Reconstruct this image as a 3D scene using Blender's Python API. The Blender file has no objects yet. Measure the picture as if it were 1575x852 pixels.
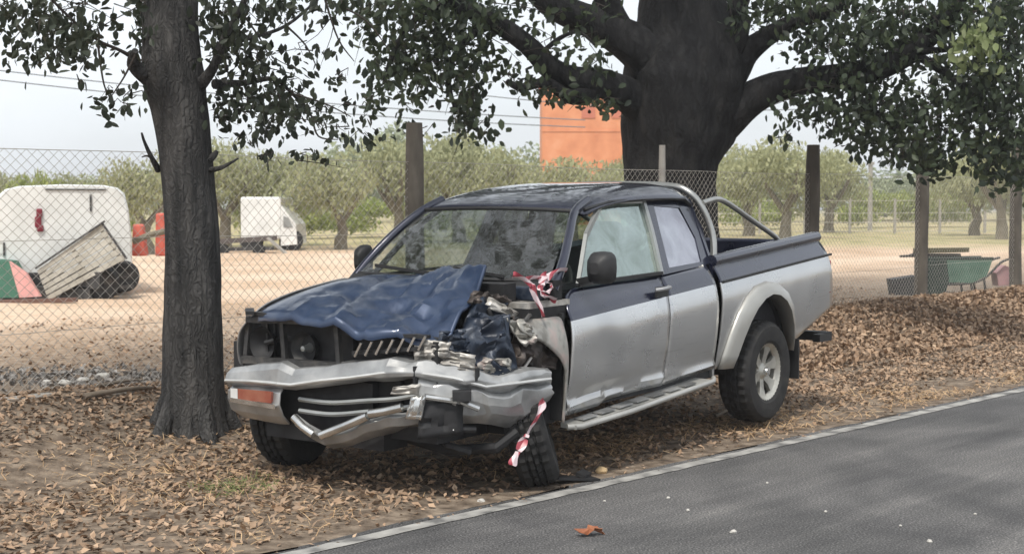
import bpy, math, random
import numpy as np
from math import sin, cos, pi, radians as R
from mathutils import Vector, Matrix, noise
SC = bpy.context.scene
COL = SC.collection
random.seed(7); RNG = np.random.default_rng(7)

# ------------------------------------------------------------------ camera, world, sun, exposure
FPX, CAMH, PIT = 2215.0, 1.57, 0.047
cam = bpy.data.cameras.new('camera'); cam_o = bpy.data.objects.new('camera', cam); COL.objects.link(cam_o)
cam.sensor_width = 36; cam.lens = 36*FPX/1575; cam.clip_end = 3000; cam.clip_start = .05
cam_o.location = (0, 0, CAMH); cam_o.rotation_euler = (pi/2-PIT, 0, 0)
cam.dof.use_dof = True; cam.dof.focus_distance = 8.4; cam.dof.aperture_fstop = 5.6
SC.camera = cam_o
SUN_EL, SUN_AZ = R(58), R(200)      # azimuth from +Y clockwise: the sun is high, behind and a little left
W = bpy.data.worlds.new('World'); SC.world = W; W.use_nodes = True
nt = W.node_tree; bg = nt.nodes['Background']
sky = nt.nodes.new('ShaderNodeTexSky'); sky.sky_type = 'NISHITA'; sky.sun_disc = False
sky.sun_elevation = SUN_EL; sky.sun_rotation = SUN_AZ; sky.air_density = 1.0; sky.dust_density = 3.0; sky.ozone_density = 1.0
tc = nt.nodes.new('ShaderNodeTexCoord'); cn = nt.nodes.new('ShaderNodeTexNoise'); cn.inputs['Scale'].default_value = 2.2; cn.inputs['Detail'].default_value = 6
mp = nt.nodes.new('ShaderNodeMapping'); mp.inputs['Scale'].default_value = (1, 1, 3.5)
cr = nt.nodes.new('ShaderNodeValToRGB'); cr.color_ramp.elements[0].position = .3; cr.color_ramp.elements[0].color = (.62,.62,.62,1); cr.color_ramp.elements[1].position = .7; cr.color_ramp.elements[1].color = (.97,.97,.97,1)
cl = nt.nodes.new('ShaderNodeMix'); cl.data_type = 'RGBA'; cl.inputs[7].default_value = (8.6, 9.0, 9.4, 1)
nt.links.new(tc.outputs['Generated'], mp.inputs[0]); nt.links.new(mp.outputs[0], cn.inputs['Vector'])
nt.links.new(cn.outputs['Fac'], cr.inputs[0]); nt.links.new(cr.outputs[0], cl.inputs[0]); nt.links.new(sky.outputs[0], cl.inputs[6])
nt.links.new(cl.outputs[2], bg.inputs['Color']); bg.inputs['Strength'].default_value = 0.1
sl = bpy.data.lights.new('sun', 'SUN'); sl.energy = 2.4; sl.angle = R(9); sl.color = (1, .95, .87)
so = bpy.data.objects.new('sun', sl); COL.objects.link(so)
sd = Vector((sin(SUN_AZ)*cos(SUN_EL), cos(SUN_AZ)*cos(SUN_EL), sin(SUN_EL)))
so.rotation_euler = sd.to_track_quat('Z', 'Y').to_euler(); so.location = sd*50
SC.view_settings.view_transform = 'Standard'; SC.view_settings.look = 'None'; SC.view_settings.gamma = 1; SC.view_settings.exposure = 0.42

# ------------------------------------------------------------------ helpers
def px(x, y, d):
    "world point at forward distance d seen at photo pixel x, y"
    a = (x-787.5)/FPX; b = -(y-426)/FPX
    v = Vector((a, cos(PIT)+b*sin(PIT), -sin(PIT)+b*cos(PIT)))
    return Vector((0, 0, CAMH)) + v*(d/v.y)
def tag(o, label=None, cat=None, group=None, kind=None):
    if label: o['label'] = label
    if cat: o['category'] = cat
    if group: o['group'] = group
    if kind: o['kind'] = kind
    return o
def mesh(name, vs, fs, m=None, smooth=None):
    me = bpy.data.meshes.new(name); me.from_pydata([tuple(v) for v in vs], [], fs)
    for mm in (m if isinstance(m, (list, tuple)) else [m]):
        if mm: me.materials.append(mm)
    me.update()
    if smooth is not None:
        for p in me.polygons: p.use_smooth = True
        me.set_sharp_from_angle(angle=R(smooth))
    return me
def obj(name, vs, fs, m, parent=None, smooth=None, kind=None, loc=None):
    o = bpy.data.objects.new(name, mesh(name, vs, fs, m, smooth)); COL.objects.link(o)
    if parent: o.parent = parent
    if kind: o['kind'] = kind
    if loc: o.location = loc
    return o
def empty(name, loc=(0,0,0), rz=0):
    o = bpy.data.objects.new(name, None); COL.objects.link(o); o.location = loc; o.rotation_euler = (0,0,rz); o.empty_display_size = .2; return o
class MB:
    def __init__(s): s.v = []; s.f = []
    def add(s, vs, fs):
        n = len(s.v); s.v += [tuple(v) for v in vs]; s.f += [tuple(i+n for i in f) for f in fs]; return s
    def box(s, c, d, rot=None):
        vs = [Vector((x*d[0]/2, y*d[1]/2, z*d[2]/2)) for x in (-1,1) for y in (-1,1) for z in (-1,1)]
        if rot is not None: vs = [rot @ v for v in vs]
        return s.add([v+Vector(c) for v in vs], [(0,1,3,2),(4,6,7,5),(0,4,5,1),(2,3,7,6),(0,2,6,4),(1,5,7,3)])
    def bar(s, a, b, w, h=None, up=(0,0,1)):
        a = Vector(a); b = Vector(b); h = h or w; d = (b-a).normalized(); u = Vector(up)
        if abs(d.dot(u)) > .98: u = Vector((1,0,0))
        x = d.cross(u).normalized()*w/2; y = x.cross(d).normalized()*h/2
        return s.add([a-x-y, a+x-y, a+x+y, a-x+y, b-x-y, b+x-y, b+x+y, b-x+y], [(3,2,1,0),(4,5,6,7),(0,1,5,4),(1,2,6,5),(2,3,7,6),(3,0,4,7)])
    def tube(s, pts, rad, n=8, cap=True, nz=0, seed=0, sm=False):
        pts = [Vector(p) for p in pts]
        if not isinstance(rad, (list, tuple)): rad = [rad]*len(pts)
        vs = []; fs = []; pu = None
        for i, p in enumerate(pts):
            d = (pts[min(i+1, len(pts)-1)]-pts[max(i-1, 0)]).normalized()
            if pu is None: pu = Vector((0,0,1)) if abs(d.z) < .9 else Vector((1,0,0))
            x = d.cross(pu).normalized(); pu = x.cross(d).normalized()
            for k in range(n):
                a = 2*pi*k/n; q = x*cos(a)+pu*sin(a); r = rad[i]
                if nz: r *= 1+nz*noise.noise((p*1.4+q*1.3)+Vector((seed,0,0)))+nz*.45*noise.noise(p*4+q*3.5)
                vs.append(p+q*r)
        for i in range(len(pts)-1):
            for k in range(n):
                a = i*n+k; b = i*n+(k+1)%n; fs.append((a, b, b+n, a+n))
        if cap: fs.append(tuple(range(n))[::-1]); fs.append(tuple(range(len(vs)-n, len(vs))))
        return s.add(vs, fs)
    def lathe(s, prof, n, M=None, mod=None):
        "prof: (r, h) pairs revolved round local y"
        vs = []; fs = []; m = len(prof)
        for k in range(n):
            a = 2*pi*k/n
            for j, (r, h) in enumerate(prof):
                if mod: r = mod(r, h, k, j)
                vs.append(Vector((r*cos(a), h, r*sin(a))))
        if M is not None: vs = [M @ v for v in vs]
        for k in range(n):
            for j in range(m-1):
                a = k*m+j; b = ((k+1) % n)*m+j; fs.append((a, a+1, b+1, b))
        return s.add(vs, fs)
    def build(s, name, m, parent=None, smooth=None, kind=None): return obj(name, s.v, s.f, m, parent, smooth, kind)
def mod(o, typ, **k):
    m = o.modifiers.new(typ.lower(), typ)
    for a, b in k.items(): setattr(m, a, b)
    return o
def spline(pts, rad, n=5):
    P = [Vector(p) for p in pts]; out = []; ro = []
    for i in range(len(P)-1):
        p0 = P[max(i-1,0)]; p1 = P[i]; p2 = P[i+1]; p3 = P[min(i+2, len(P)-1)]
        for k in range(n):
            t = k/n
            out.append(.5*((2*p1)+(p2-p0)*t+(2*p0-5*p1+4*p2-p3)*t*t+(3*p1-p0-3*p2+p3)*t**3)); ro.append(rad[i]*(1-t)+rad[i+1]*t)
    return out+[P[-1]], ro+[rad[-1]]

# ------------------------------------------------------------------ materials
def newmat(name):
    m = bpy.data.materials.new(name); m.use_nodes = True
    return m, m.node_tree, m.node_tree.nodes['Principled BSDF']
def ramp(nt, stops):
    r = nt.nodes.new('ShaderNodeValToRGB'); e = r.color_ramp.elements
    while len(e) < len(stops): e.new(.5)
    for el, (p, c) in zip(e, stops): el.position = p; el.color = (*c, 1)
    return r
def nz(nt, scale, detail=5, vec=None, dist=0, coord='Object', stretch=None):
    t = nt.nodes.new('ShaderNodeTexNoise'); t.inputs['Scale'].default_value = scale; t.inputs['Detail'].default_value = detail; t.inputs['Distortion'].default_value = dist
    if vec is None:
        c = nt.nodes.new('ShaderNodeTexCoord'); vec = c.outputs[coord]
    if stretch:
        mm = nt.nodes.new('ShaderNodeMapping'); mm.inputs['Scale'].default_value = stretch; nt.links.new(vec, mm.inputs[0]); vec = mm.outputs[0]
    nt.links.new(vec, t.inputs['Vector']); return t
def bump(nt, b, src, strength, dist=.02):
    n = nt.nodes.new('ShaderNodeBump'); n.inputs['Strength'].default_value = strength; n.inputs['Distance'].default_value = dist
    nt.links.new(src, n.inputs['Height']); nt.links.new(n.outputs[0], b.inputs['Normal']); return n
def mat(name, stops, scale=6, rough=.6, metal=0, bmp=0, bscale=30, bdist=.01, stretch=None, coat=0, coord='Object', spec=.5, rvar=0):
    m, nt, b = newmat(name)
    if not isinstance(stops, list): stops = [(.3, tuple(c*.85 for c in stops)), (.7, tuple(min(1, c*1.12) for c in stops))]
    n = nz(nt, scale, stretch=stretch, coord=coord); r = ramp(nt, stops); nt.links.new(n.outputs['Fac'], r.inputs[0]); nt.links.new(r.outputs[0], b.inputs['Base Color'])
    b.inputs['Roughness'].default_value = rough; b.inputs['Metallic'].default_value = metal; b.inputs['Coat Weight'].default_value = coat; b.inputs['Specular IOR Level'].default_value = spec
    if rvar:
        q = nt.nodes.new('ShaderNodeMapRange'); q.inputs[3].default_value = max(0, rough-rvar); q.inputs[4].default_value = rough+rvar; nt.links.new(n.outputs['Fac'], q.inputs[0]); nt.links.new(q.outputs[0], b.inputs['Roughness'])
    if bmp:
        k = nz(nt, bscale, stretch=stretch, coord=coord); bump(nt, b, k.outputs['Fac'], bmp, bdist)
    return m
def island(name, cols, rough=.7, trans=0, spec=.3, bigscale=.6, bigamt=.35):
    "leaves: one colour per loose leaf, shifted by a slow noise over the crown"
    m, nt, b = newmat(name)
    g = nt.nodes.new('ShaderNodeNewGeometry'); n = nz(nt, bigscale, 3)
    mx = nt.nodes.new('ShaderNodeMix'); mx.data_type = 'FLOAT'; mx.inputs[0].default_value = bigamt
    nt.links.new(g.outputs['Random Per Island'], mx.inputs[2]); nt.links.new(n.outputs['Fac'], mx.inputs[3])
    r = ramp(nt, [(i/(len(cols)-1)*.9+.05, c) for i, c in enumerate(cols)]); nt.links.new(mx.outputs[0], r.inputs[0])
    nt.links.new(r.outputs[0], b.inputs['Base Color']); b.inputs['Roughness'].default_value = rough; b.inputs['Specular IOR Level'].default_value = spec
    if trans:
        t = nt.nodes.new('ShaderNodeBsdfTranslucent'); nt.links.new(r.outputs[0], t.inputs[0]); ms = nt.nodes.new('ShaderNodeMixShader'); ms.inputs[0].default_value = trans
        nt.links.new(b.outputs[0], ms.inputs[1]); nt.links.new(t.outputs[0], ms.inputs[2]); nt.links.new(ms.outputs[0], nt.nodes['Material Output'].inputs[0])
    return m
M = {}
M['asphalt'] = mat('asphalt', [(.25,(.074,.073,.072)),(.5,(.097,.095,.094)),(.75,(.124,.121,.119))], scale=1.1, rough=.85, bmp=.5, bscale=140, bdist=.006, stretch=(1,1,1))
def asphalt_detail():
    m = M['asphalt']; nt = m.node_tree; b = nt.nodes['Principled BSDF']; r = [n for n in nt.nodes if n.type == 'VALTORGB'][0]
    f = nz(nt, 95, 6); fr = ramp(nt, [(.38,(.45,.45,.45)),(.52,(1,1,1)),(.62,(1.7,1.68,1.65)),(.72,(3.0,2.95,2.9))]); nt.links.new(f.outputs['Fac'], fr.inputs[0])
    w = nz(nt, .55, 7, dist=1.5, stretch=(1,1,1)); wr = ramp(nt, [(.38,(.7,.7,.71)),(.6,(1.15,1.14,1.13))]); nt.links.new(w.outputs['Fac'], wr.inputs[0])
    a = nt.nodes.new('ShaderNodeMix'); a.data_type = 'RGBA'; a.blend_type = 'MULTIPLY'; a.inputs[0].default_value = 1
    c = nt.nodes.new('ShaderNodeMix'); c.data_type = 'RGBA'; c.blend_type = 'MULTIPLY'; c.inputs[0].default_value = 1
    nt.links.new(r.outputs[0], a.inputs[6]); nt.links.new(fr.outputs[0], a.inputs[7]); nt.links.new(a.outputs[2], c.inputs[6]); nt.links.new(wr.outputs[0], c.inputs[7]); tc = nt.nodes.new('ShaderNodeTexCoord'); mp1 = nt.nodes.new('ShaderNodeMapping'); mp1.inputs['Rotation'].default_value = (0,0,-.8325); mp2 = nt.nodes.new('ShaderNodeMapping'); mp2.inputs['Scale'].default_value = (.22,2.4,1)
    nt.links.new(tc.outputs['Object'], mp1.inputs[0]); nt.links.new(mp1.outputs[0], mp2.inputs[0]); k = nt.nodes.new('ShaderNodeTexNoise'); k.inputs['Scale'].default_value = 1.3; k.inputs['Detail'].default_value = 9; k.inputs['Roughness'].default_value = .65; nt.links.new(mp2.outputs[0], k.inputs['Vector'])
    kr = ramp(nt, [(.34,(.72,.72,.73)),(.5,(1,1,1)),(.62,(1.28,1.27,1.25)),(.72,(1.6,1.58,1.54))]); nt.links.new(k.outputs['Fac'], kr.inputs[0])
    e = nt.nodes.new('ShaderNodeMix'); e.data_type = 'RGBA'; e.blend_type = 'MULTIPLY'; e.inputs[0].default_value = 1; nt.links.new(c.outputs[2], e.inputs[6]); nt.links.new(kr.outputs[0], e.inputs[7]); nt.links.new(e.outputs[2], b.inputs['Base Color'])
asphalt_detail()
def paint_line():
    m, nt, b = newmat('worn_road_paint'); n = nz(nt, 7, 12); r = ramp(nt, [(.36,(.13,.127,.122)),(.48,(.27,.262,.245)),(.64,(.38,.37,.345))]); nt.links.new(n.outputs['Fac'], r.inputs[0]); nt.links.new(r.outputs[0], b.inputs['Base Color']); b.inputs['Roughness'].default_value = .8; return m
M['line'] = paint_line()
def ground_mat():
    m, nt, b = newmat('earth')
    c = nt.nodes.new('ShaderNodeTexCoord'); sp = nt.nodes.new('ShaderNodeSeparateXYZ'); nt.links.new(c.outputs['Object'], sp.inputs[0])
    def math_(op, a, bb):
        q = nt.nodes.new('ShaderNodeMath'); q.operation = op
        for i, v in enumerate((a, bb)):
            if hasattr(v, 'links'): nt.links.new(v, q.inputs[i])
            else: q.inputs[i].default_value = v
        return q.outputs[0]
    big = nz(nt, .35, 6); fine = nz(nt, 9, 8)
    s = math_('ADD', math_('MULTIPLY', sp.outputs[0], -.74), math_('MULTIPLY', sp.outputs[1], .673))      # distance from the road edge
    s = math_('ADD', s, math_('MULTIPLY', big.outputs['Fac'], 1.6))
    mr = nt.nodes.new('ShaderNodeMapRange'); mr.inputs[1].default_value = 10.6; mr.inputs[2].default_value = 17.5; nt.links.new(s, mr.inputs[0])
    soil = ramp(nt, [(.3,(.08,.06,.045)),(.5,(.18,.14,.105)),(.72,(.31,.25,.19))]); sand = ramp(nt, [(.34,(.44,.30,.19)),(.5,(.62,.46,.33)),(.66,(.72,.58,.45))])  # field sand kept paler, so its sunlit brightness sits in the colour
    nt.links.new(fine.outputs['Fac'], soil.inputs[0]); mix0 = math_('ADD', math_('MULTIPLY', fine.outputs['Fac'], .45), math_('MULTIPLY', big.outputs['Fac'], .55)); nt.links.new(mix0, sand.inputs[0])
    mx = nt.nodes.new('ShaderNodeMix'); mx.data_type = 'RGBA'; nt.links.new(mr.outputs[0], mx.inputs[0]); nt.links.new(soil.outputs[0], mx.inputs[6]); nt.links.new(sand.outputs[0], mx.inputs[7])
    # dry grass under the far trees, then green
    y = math_('ADD', sp.outputs[1], math_('MULTIPLY', big.outputs['Fac'], 14)); g1 = nt.nodes.new('ShaderNodeMapRange'); g1.inputs[1].default_value = 49; g1.inputs[2].default_value = 56; nt.links.new(y, g1.inputs[0])
    gr = ramp(nt, [(.35,(.27,.25,.12)),(.5,(.42,.37,.2)),(.66,(.52,.4,.25))]); gn = nz(nt, 1.1, 6); nt.links.new(gn.outputs['Fac'], gr.inputs[0])
    m2 = nt.nodes.new('ShaderNodeMix'); m2.data_type = 'RGBA'; nt.links.new(g1.outputs[0], m2.inputs[0]); nt.links.new(mx.outputs[2], m2.inputs[6]); nt.links.new(gr.outputs[0], m2.inputs[7])
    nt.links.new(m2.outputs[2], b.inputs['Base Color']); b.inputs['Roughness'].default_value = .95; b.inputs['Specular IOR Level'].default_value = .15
    bn = nz(nt, 14, 8); bump(nt, b, bn.outputs['Fac'], .8, .05); return m
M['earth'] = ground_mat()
M['litter'] = island('dry_leaves', [(.09,.063,.045),(.2,.14,.095),(.36,.24,.155),(.28,.205,.145),(.43,.29,.19),(.56,.43,.3)], rough=.8, bigscale=.8, bigamt=.3)
M['straw'] = island('dry_grass', [(.25,.15,.08),(.45,.29,.155),(.6,.42,.24),(.42,.27,.15)], rough=.8, bigscale=1.2)
M['green_grass'] = island('green_grass', [(.12,.15,.05),(.2,.23,.09)], rough=.7)
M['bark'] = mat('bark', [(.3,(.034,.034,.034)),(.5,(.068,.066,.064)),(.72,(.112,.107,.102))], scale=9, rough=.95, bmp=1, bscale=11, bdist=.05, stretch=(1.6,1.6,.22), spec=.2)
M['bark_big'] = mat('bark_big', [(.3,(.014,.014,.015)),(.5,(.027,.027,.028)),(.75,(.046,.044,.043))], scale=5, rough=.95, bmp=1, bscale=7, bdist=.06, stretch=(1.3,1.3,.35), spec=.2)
def crack(m, scale, st, dark, strength):
    nt = m.node_tree; b = nt.nodes['Principled BSDF']; c = nt.nodes.new('ShaderNodeTexCoord'); mm = nt.nodes.new('ShaderNodeMapping'); mm.inputs['Scale'].default_value = st
    n = nz(nt, 5, 5); ad = nt.nodes.new('ShaderNodeMix'); ad.data_type = 'RGBA'; ad.blend_type = 'LINEAR_LIGHT'; ad.inputs[0].default_value = .12
    nt.links.new(c.outputs['Object'], ad.inputs[6]); nt.links.new(n.outputs['Color'], ad.inputs[7]); nt.links.new(ad.outputs[2], mm.inputs[0])
    v = nt.nodes.new('ShaderNodeTexVoronoi'); v.feature = 'DISTANCE_TO_EDGE'; v.inputs['Scale'].default_value = scale; nt.links.new(mm.outputs[0], v.inputs['Vector'])
    r = ramp(nt, [(0,(dark,)*3),(.12,(.75,)*3),(.3,(1.15,)*3)]); nt.links.new(v.outputs['Distance'], r.inputs[0])
    src = b.inputs['Base Color'].links[0].from_socket; mx = nt.nodes.new('ShaderNodeMix'); mx.data_type = 'RGBA'; mx.blend_type = 'MULTIPLY'; mx.inputs[0].default_value = .6
    nt.links.new(src, mx.inputs[6]); nt.links.new(r.outputs[0], mx.inputs[7]); nt.links.new(mx.outputs[2], b.inputs['Base Color'])
    old = b.inputs['Normal'].links[0].from_socket; bp = nt.nodes.new('ShaderNodeBump'); bp.inputs['Strength'].default_value = strength; bp.inputs['Distance'].default_value = .04; nt.links.new(r.outputs[0], bp.inputs['Height']); nt.links.new(old, bp.inputs['Normal']); nt.links.new(bp.outputs[0], b.inputs['Normal'])
crack(M['bark'], 34, (1,1,.12), .55, .45)
crack(M['bark_big'], 11, (1,1,.2), .55, .4)
M['twig'] = mat('twig_bark', (.055,.045,.038), rough=.9)
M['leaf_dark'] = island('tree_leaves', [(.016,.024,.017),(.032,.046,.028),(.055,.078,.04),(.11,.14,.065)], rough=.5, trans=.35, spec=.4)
M['leaf_left'] = island('young_tree_leaves', [(.02,.026,.018),(.035,.045,.027),(.06,.072,.04)], rough=.5, trans=.2, spec=.4)
M['leaf_painted_sun'] = island('painted_sunlit_leaf', [(.14,.18,.07),(.24,.29,.13),(.38,.41,.24)], rough=.6, trans=.4)  # lighter leaf copy; the sunlight is put into its colour
M['olive_leaf'] = island('olive_leaves', [(.24,.25,.14),(.37,.38,.21),(.5,.5,.31)], rough=.7, trans=.3, bigscale=.5, bigamt=.55)
M['shrub_leaf'] = island('shrub_leaves', [(.2,.24,.08),(.32,.37,.12),(.48,.48,.18)], rough=.7, trans=.3, bigscale=.5, bigamt=.5)
M['wood_leaf'] = island('far_wood_leaves', [(.22,.25,.15),(.3,.34,.2),(.4,.43,.28)], rough=.8, trans=.2, bigscale=.12, bigamt=.5)
M['olive_bark'] = mat('olive_bark', (.2,.175,.13), rough=.95)
M['post'] = mat('fence_post_concrete', [(.3,(.07,.06,.05)),(.55,(.115,.1,.082)),(.75,(.17,.15,.125))], scale=7, rough=.95, bmp=.4, stretch=(1,1,.4))
M['wire'] = mat('galvanised_wire', (.5,.47,.42), rough=.6, metal=.3)
M['concrete'] = mat('concrete', (.34,.32,.29), rough=.95, bmp=.4)
def truck_paint():
    m, nt, b = newmat('two_tone_paint')
    c = nt.nodes.new('ShaderNodeTexCoord'); sp = nt.nodes.new('ShaderNodeSeparateXYZ'); nt.links.new(c.outputs['Object'], sp.inputs[0])
    a = nt.nodes.new('ShaderNodeMath'); a.operation = 'MULTIPLY_ADD'; a.inputs[1].default_value = -.064; a.inputs[2].default_value = -.893; nt.links.new(sp.outputs[0], a.inputs[0])
    d = nt.nodes.new('ShaderNodeMath'); d.operation = 'ADD'; nt.links.new(a.outputs[0], d.inputs[0]); nt.links.new(sp.outputs[2], d.inputs[1])
    gt = nt.nodes.new('ShaderNodeMath'); gt.operation = 'GREATER_THAN'; gt.inputs[1].default_value = 0; nt.links.new(d.outputs[0], gt.inputs[0])
    n = nz(nt, 2.5, 6); s = ramp(nt, [(.3,(.56,.57,.58)),(.7,(.66,.67,.675))]); nt.links.new(n.outputs['Fac'], s.inputs[0])
    bl = ramp(nt, [(.3,(.008,.011,.028)),(.7,(.02,.024,.05))]); nt.links.new(n.outputs['Fac'], bl.inputs[0])
    mx = nt.nodes.new('ShaderNodeMix'); mx.data_type = 'RGBA'; nt.links.new(gt.outputs[0], mx.inputs[0]); nt.links.new(s.outputs[0], mx.inputs[6]); nt.links.new(bl.outputs[0], mx.inputs[7])
    sc_ = nz(nt, 6, 8, stretch=(.5,1,9), dist=.4); sr_ = ramp(nt, [(.30,(.55,.55,.55)),(.40,(1,1,1)),(.66,(1,1,1)),(.72,(.72,.7,.68))]); nt.links.new(sc_.outputs['Fac'], sr_.inputs[0])
    ms_ = nt.nodes.new('ShaderNodeMix'); ms_.data_type = 'RGBA'; ms_.blend_type = 'MULTIPLY'; ms_.inputs[0].default_value = .3; nt.links.new(mx.outputs[2], ms_.inputs[6]); nt.links.new(sr_.outputs[0], ms_.inputs[7]); mx = ms_
    # road dust, heavier towards the sill
    dn = nz(nt, 5, 10); dm = nt.nodes.new('ShaderNodeMapRange'); dm.inputs[1].default_value = .95; dm.inputs[2].default_value = .35; dm.inputs[3].default_value = 0.02; dm.inputs[4].default_value = .85; nt.links.new(sp.outputs[2], dm.inputs[0])
    dd = nt.nodes.new('ShaderNodeMath'); dd.operation = 'MULTIPLY'; nt.links.new(dm.outputs[0], dd.inputs[0]); nt.links.new(dn.outputs['Fac'], dd.inputs[1])
    m2 = nt.nodes.new('ShaderNodeMix'); m2.data_type = 'RGBA'; m2.inputs[7].default_value = (.26,.23,.19,1); nt.links.new(dd.outputs[0], m2.inputs[0]); nt.links.new(mx.outputs[2], m2.inputs[6])
    nt.links.new(m2.outputs[2], b.inputs['Base Color'])
    mt = nt.nodes.new('ShaderNodeMapRange'); mt.inputs[3].default_value = .75; mt.inputs[4].default_value = .4; nt.links.new(gt.outputs[0], mt.inputs[0]); nt.links.new(mt.outputs[0], b.inputs['Metallic'])
    rr = nt.nodes.new('ShaderNodeMapRange'); rr.inputs[3].default_value = .2; rr.inputs[4].default_value = .38; nt.links.new(dn.outputs['Fac'], rr.inputs[0]); nt.links.new(rr.outputs[0], b.inputs['Roughness'])
    b.inputs['Coat Weight'].default_value = 1; b.inputs['Coat Roughness'].default_value = .06; return m
M['paint'] = truck_paint()
M['hood'] = mat('blue_bonnet_paint', [(.3,(.010,.024,.06)),(.55,(.022,.043,.095)),(.75,(.05,.072,.12))], scale=5, rough=.42, metal=.3, coat=.5, bmp=.1, bscale=5, rvar=.1)
M['scuffed_blue'] = mat('scuffed_blue_paint', [(.35,(.008,.012,.022)),(.5,(.02,.03,.05)),(.64,(.07,.08,.1)),(.72,(.03,.035,.05))], scale=7, rough=.42, metal=.2, bmp=.5, bscale=14, bdist=.02)
M['silver'] = mat('silver_paint', [(.3,(.25,.25,.25)),(.6,(.4,.4,.4)),(.75,(.5,.5,.49))], scale=4, rough=.38, metal=.45, coat=.3, rvar=.1)
M['flare'] = mat('champagne_flare_paint', (.40,.395,.37), scale=3, rough=.4, metal=.35, coat=.3)
M['chrome'] = mat('dulled_chrome', [(.3,(.45,.45,.44)),(.7,(.75,.75,.73))], scale=7, rough=.22, metal=.9, rvar=.12)
M['bumper'] = mat('bumper_paint', [(.3,(.2,.203,.203)),(.5,(.34,.345,.345)),(.72,(.5,.5,.49))], scale=5, rough=.36, metal=.5, coat=.25, bmp=.15, bscale=10, rvar=.12)
M['crumple'] = mat('crumpled_metal', [(.3,(.16,.15,.135)),(.5,(.38,.36,.33)),(.7,(.58,.56,.52))], scale=12, rough=.5, metal=.25, bmp=.5, bscale=18)
M['black'] = mat('black_plastic', (.018,.018,.019), rough=.55, bmp=.2)
M['void'] = mat('engine_and_shade_black', [(.3,(.008,.008,.009)),(.7,(.025,.025,.027))], scale=14, rough=.7)  # near-black for engine, openings and underparts, their shade put into the colour
M['grime'] = mat('grimy_metal', [(.3,(.03,.03,.032)),(.55,(.07,.07,.07)),(.75,(.14,.13,.12))], scale=12, rough=.55, metal=.4, bmp=.4)
M['tyre'] = mat('tyre_rubber', [(.3,(.02,.02,.021)),(.6,(.034,.033,.032)),(.75,(.06,.055,.048))], scale=9, rough=.85, bmp=.3, bscale=40, spec=.3)
M['rim'] = mat('alloy_wheel', [(.3,(.3,.29,.26)),(.7,(.6,.58,.52))], scale=9, rough=.38, metal=.6)
M['seat'] = mat('grey_seat_fabric', (.06,.06,.065), rough=.95)
M['amber'] = mat('amber_lens', [(.3,(.26,.06,.04)),(.7,(.36,.14,.09))], scale=12, rough=.2, coat=.8)
M['red'] = mat('red_lens', (.4,.02,.02), rough=.2, coat=.8)
M['white_lamp'] = mat('white_lamp', (.8,.8,.78), rough=.2, coat=.5)
M['bed_in'] = mat('dark_bedliner', (.02,.02,.024), rough=.8, bmp=.3)
def glass(name, tint, base=.1, ro=.04, dust=.04, bmp=.1, gc=(1,1,1), dc=(.42,.42,.38), ds=4.5):
    m = bpy.data.materials.new(name); m.use_nodes = True; nt = m.node_tree; nt.nodes.remove(nt.nodes['Principled BSDF'])
    t = nt.nodes.new('ShaderNodeBsdfTransparent'); t.inputs[0].default_value = (*tint, 1); g = nt.nodes.new('ShaderNodeBsdfGlossy'); g.inputs['Roughness'].default_value = ro
    f = nt.nodes.new('ShaderNodeLayerWeight'); f.inputs[0].default_value = .5; n = nz(nt, 3.5, 5, dist=.6); bp = nt.nodes.new('ShaderNodeBump'); bp.inputs['Strength'].default_value = bmp; bp.inputs['Distance'].default_value = .02
    pw = nt.nodes.new('ShaderNodeMath'); pw.operation = 'POWER'; pw.inputs[1].default_value = 4; nt.links.new(f.outputs['Facing'], pw.inputs[0])
    mr = nt.nodes.new('ShaderNodeMapRange'); mr.inputs[3].default_value = base; mr.inputs[4].default_value = 1; nt.links.new(pw.outputs[0], mr.inputs[0])
    nt.links.new(n.outputs['Fac'], bp.inputs['Height']); nt.links.new(bp.outputs[0], g.inputs['Normal'])
    s = nt.nodes.new('ShaderNodeMixShader'); nt.links.new(mr.outputs[0], s.inputs[0]); nt.links.new(t.outputs[0], s.inputs[1]); nt.links.new(g.outputs[0], s.inputs[2])
    d = nt.nodes.new('ShaderNodeBsdfDiffuse'); d.inputs[0].default_value = (*dc,1); g.inputs[0].default_value = (*gc,1); dn = nz(nt, ds, 9, dist=.8); dr = nt.nodes.new('ShaderNodeMapRange'); dr.inputs[1].default_value = .35; dr.inputs[2].default_value = .7; dr.inputs[3].default_value = dust*.3; dr.inputs[4].default_value = dust*2; nt.links.new(dn.outputs['Fac'], dr.inputs[0])
    s2 = nt.nodes.new('ShaderNodeMixShader'); nt.links.new(dr.outputs[0], s2.inputs[0]); nt.links.new(s.outputs[0], s2.inputs[1]); nt.links.new(d.outputs[0], s2.inputs[2]); nt.links.new(s2.outputs[0], nt.nodes['Material Output'].inputs[0]); return m
M['glass'] = glass('dusty_glass', (.5,.58,.52), .13, .06, .035, .25, (1,1,1), (.3,.31,.28), 1.6)
M['side_glass'] = glass('side_glass', (.74,.9,.84), .5, .04, .3, .35, (.86,.97,.92), (.13,.17,.14))  # green tint and dark smudges paint greenery and variation into the reflection
M['quarter_glass'] = glass('quarter_glass', (.4,.42,.45), .55, .04, .25, .3, (.93,.93,1), (.12,.12,.15))  # lilac tint and dark smudges painted into the reflection

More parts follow.
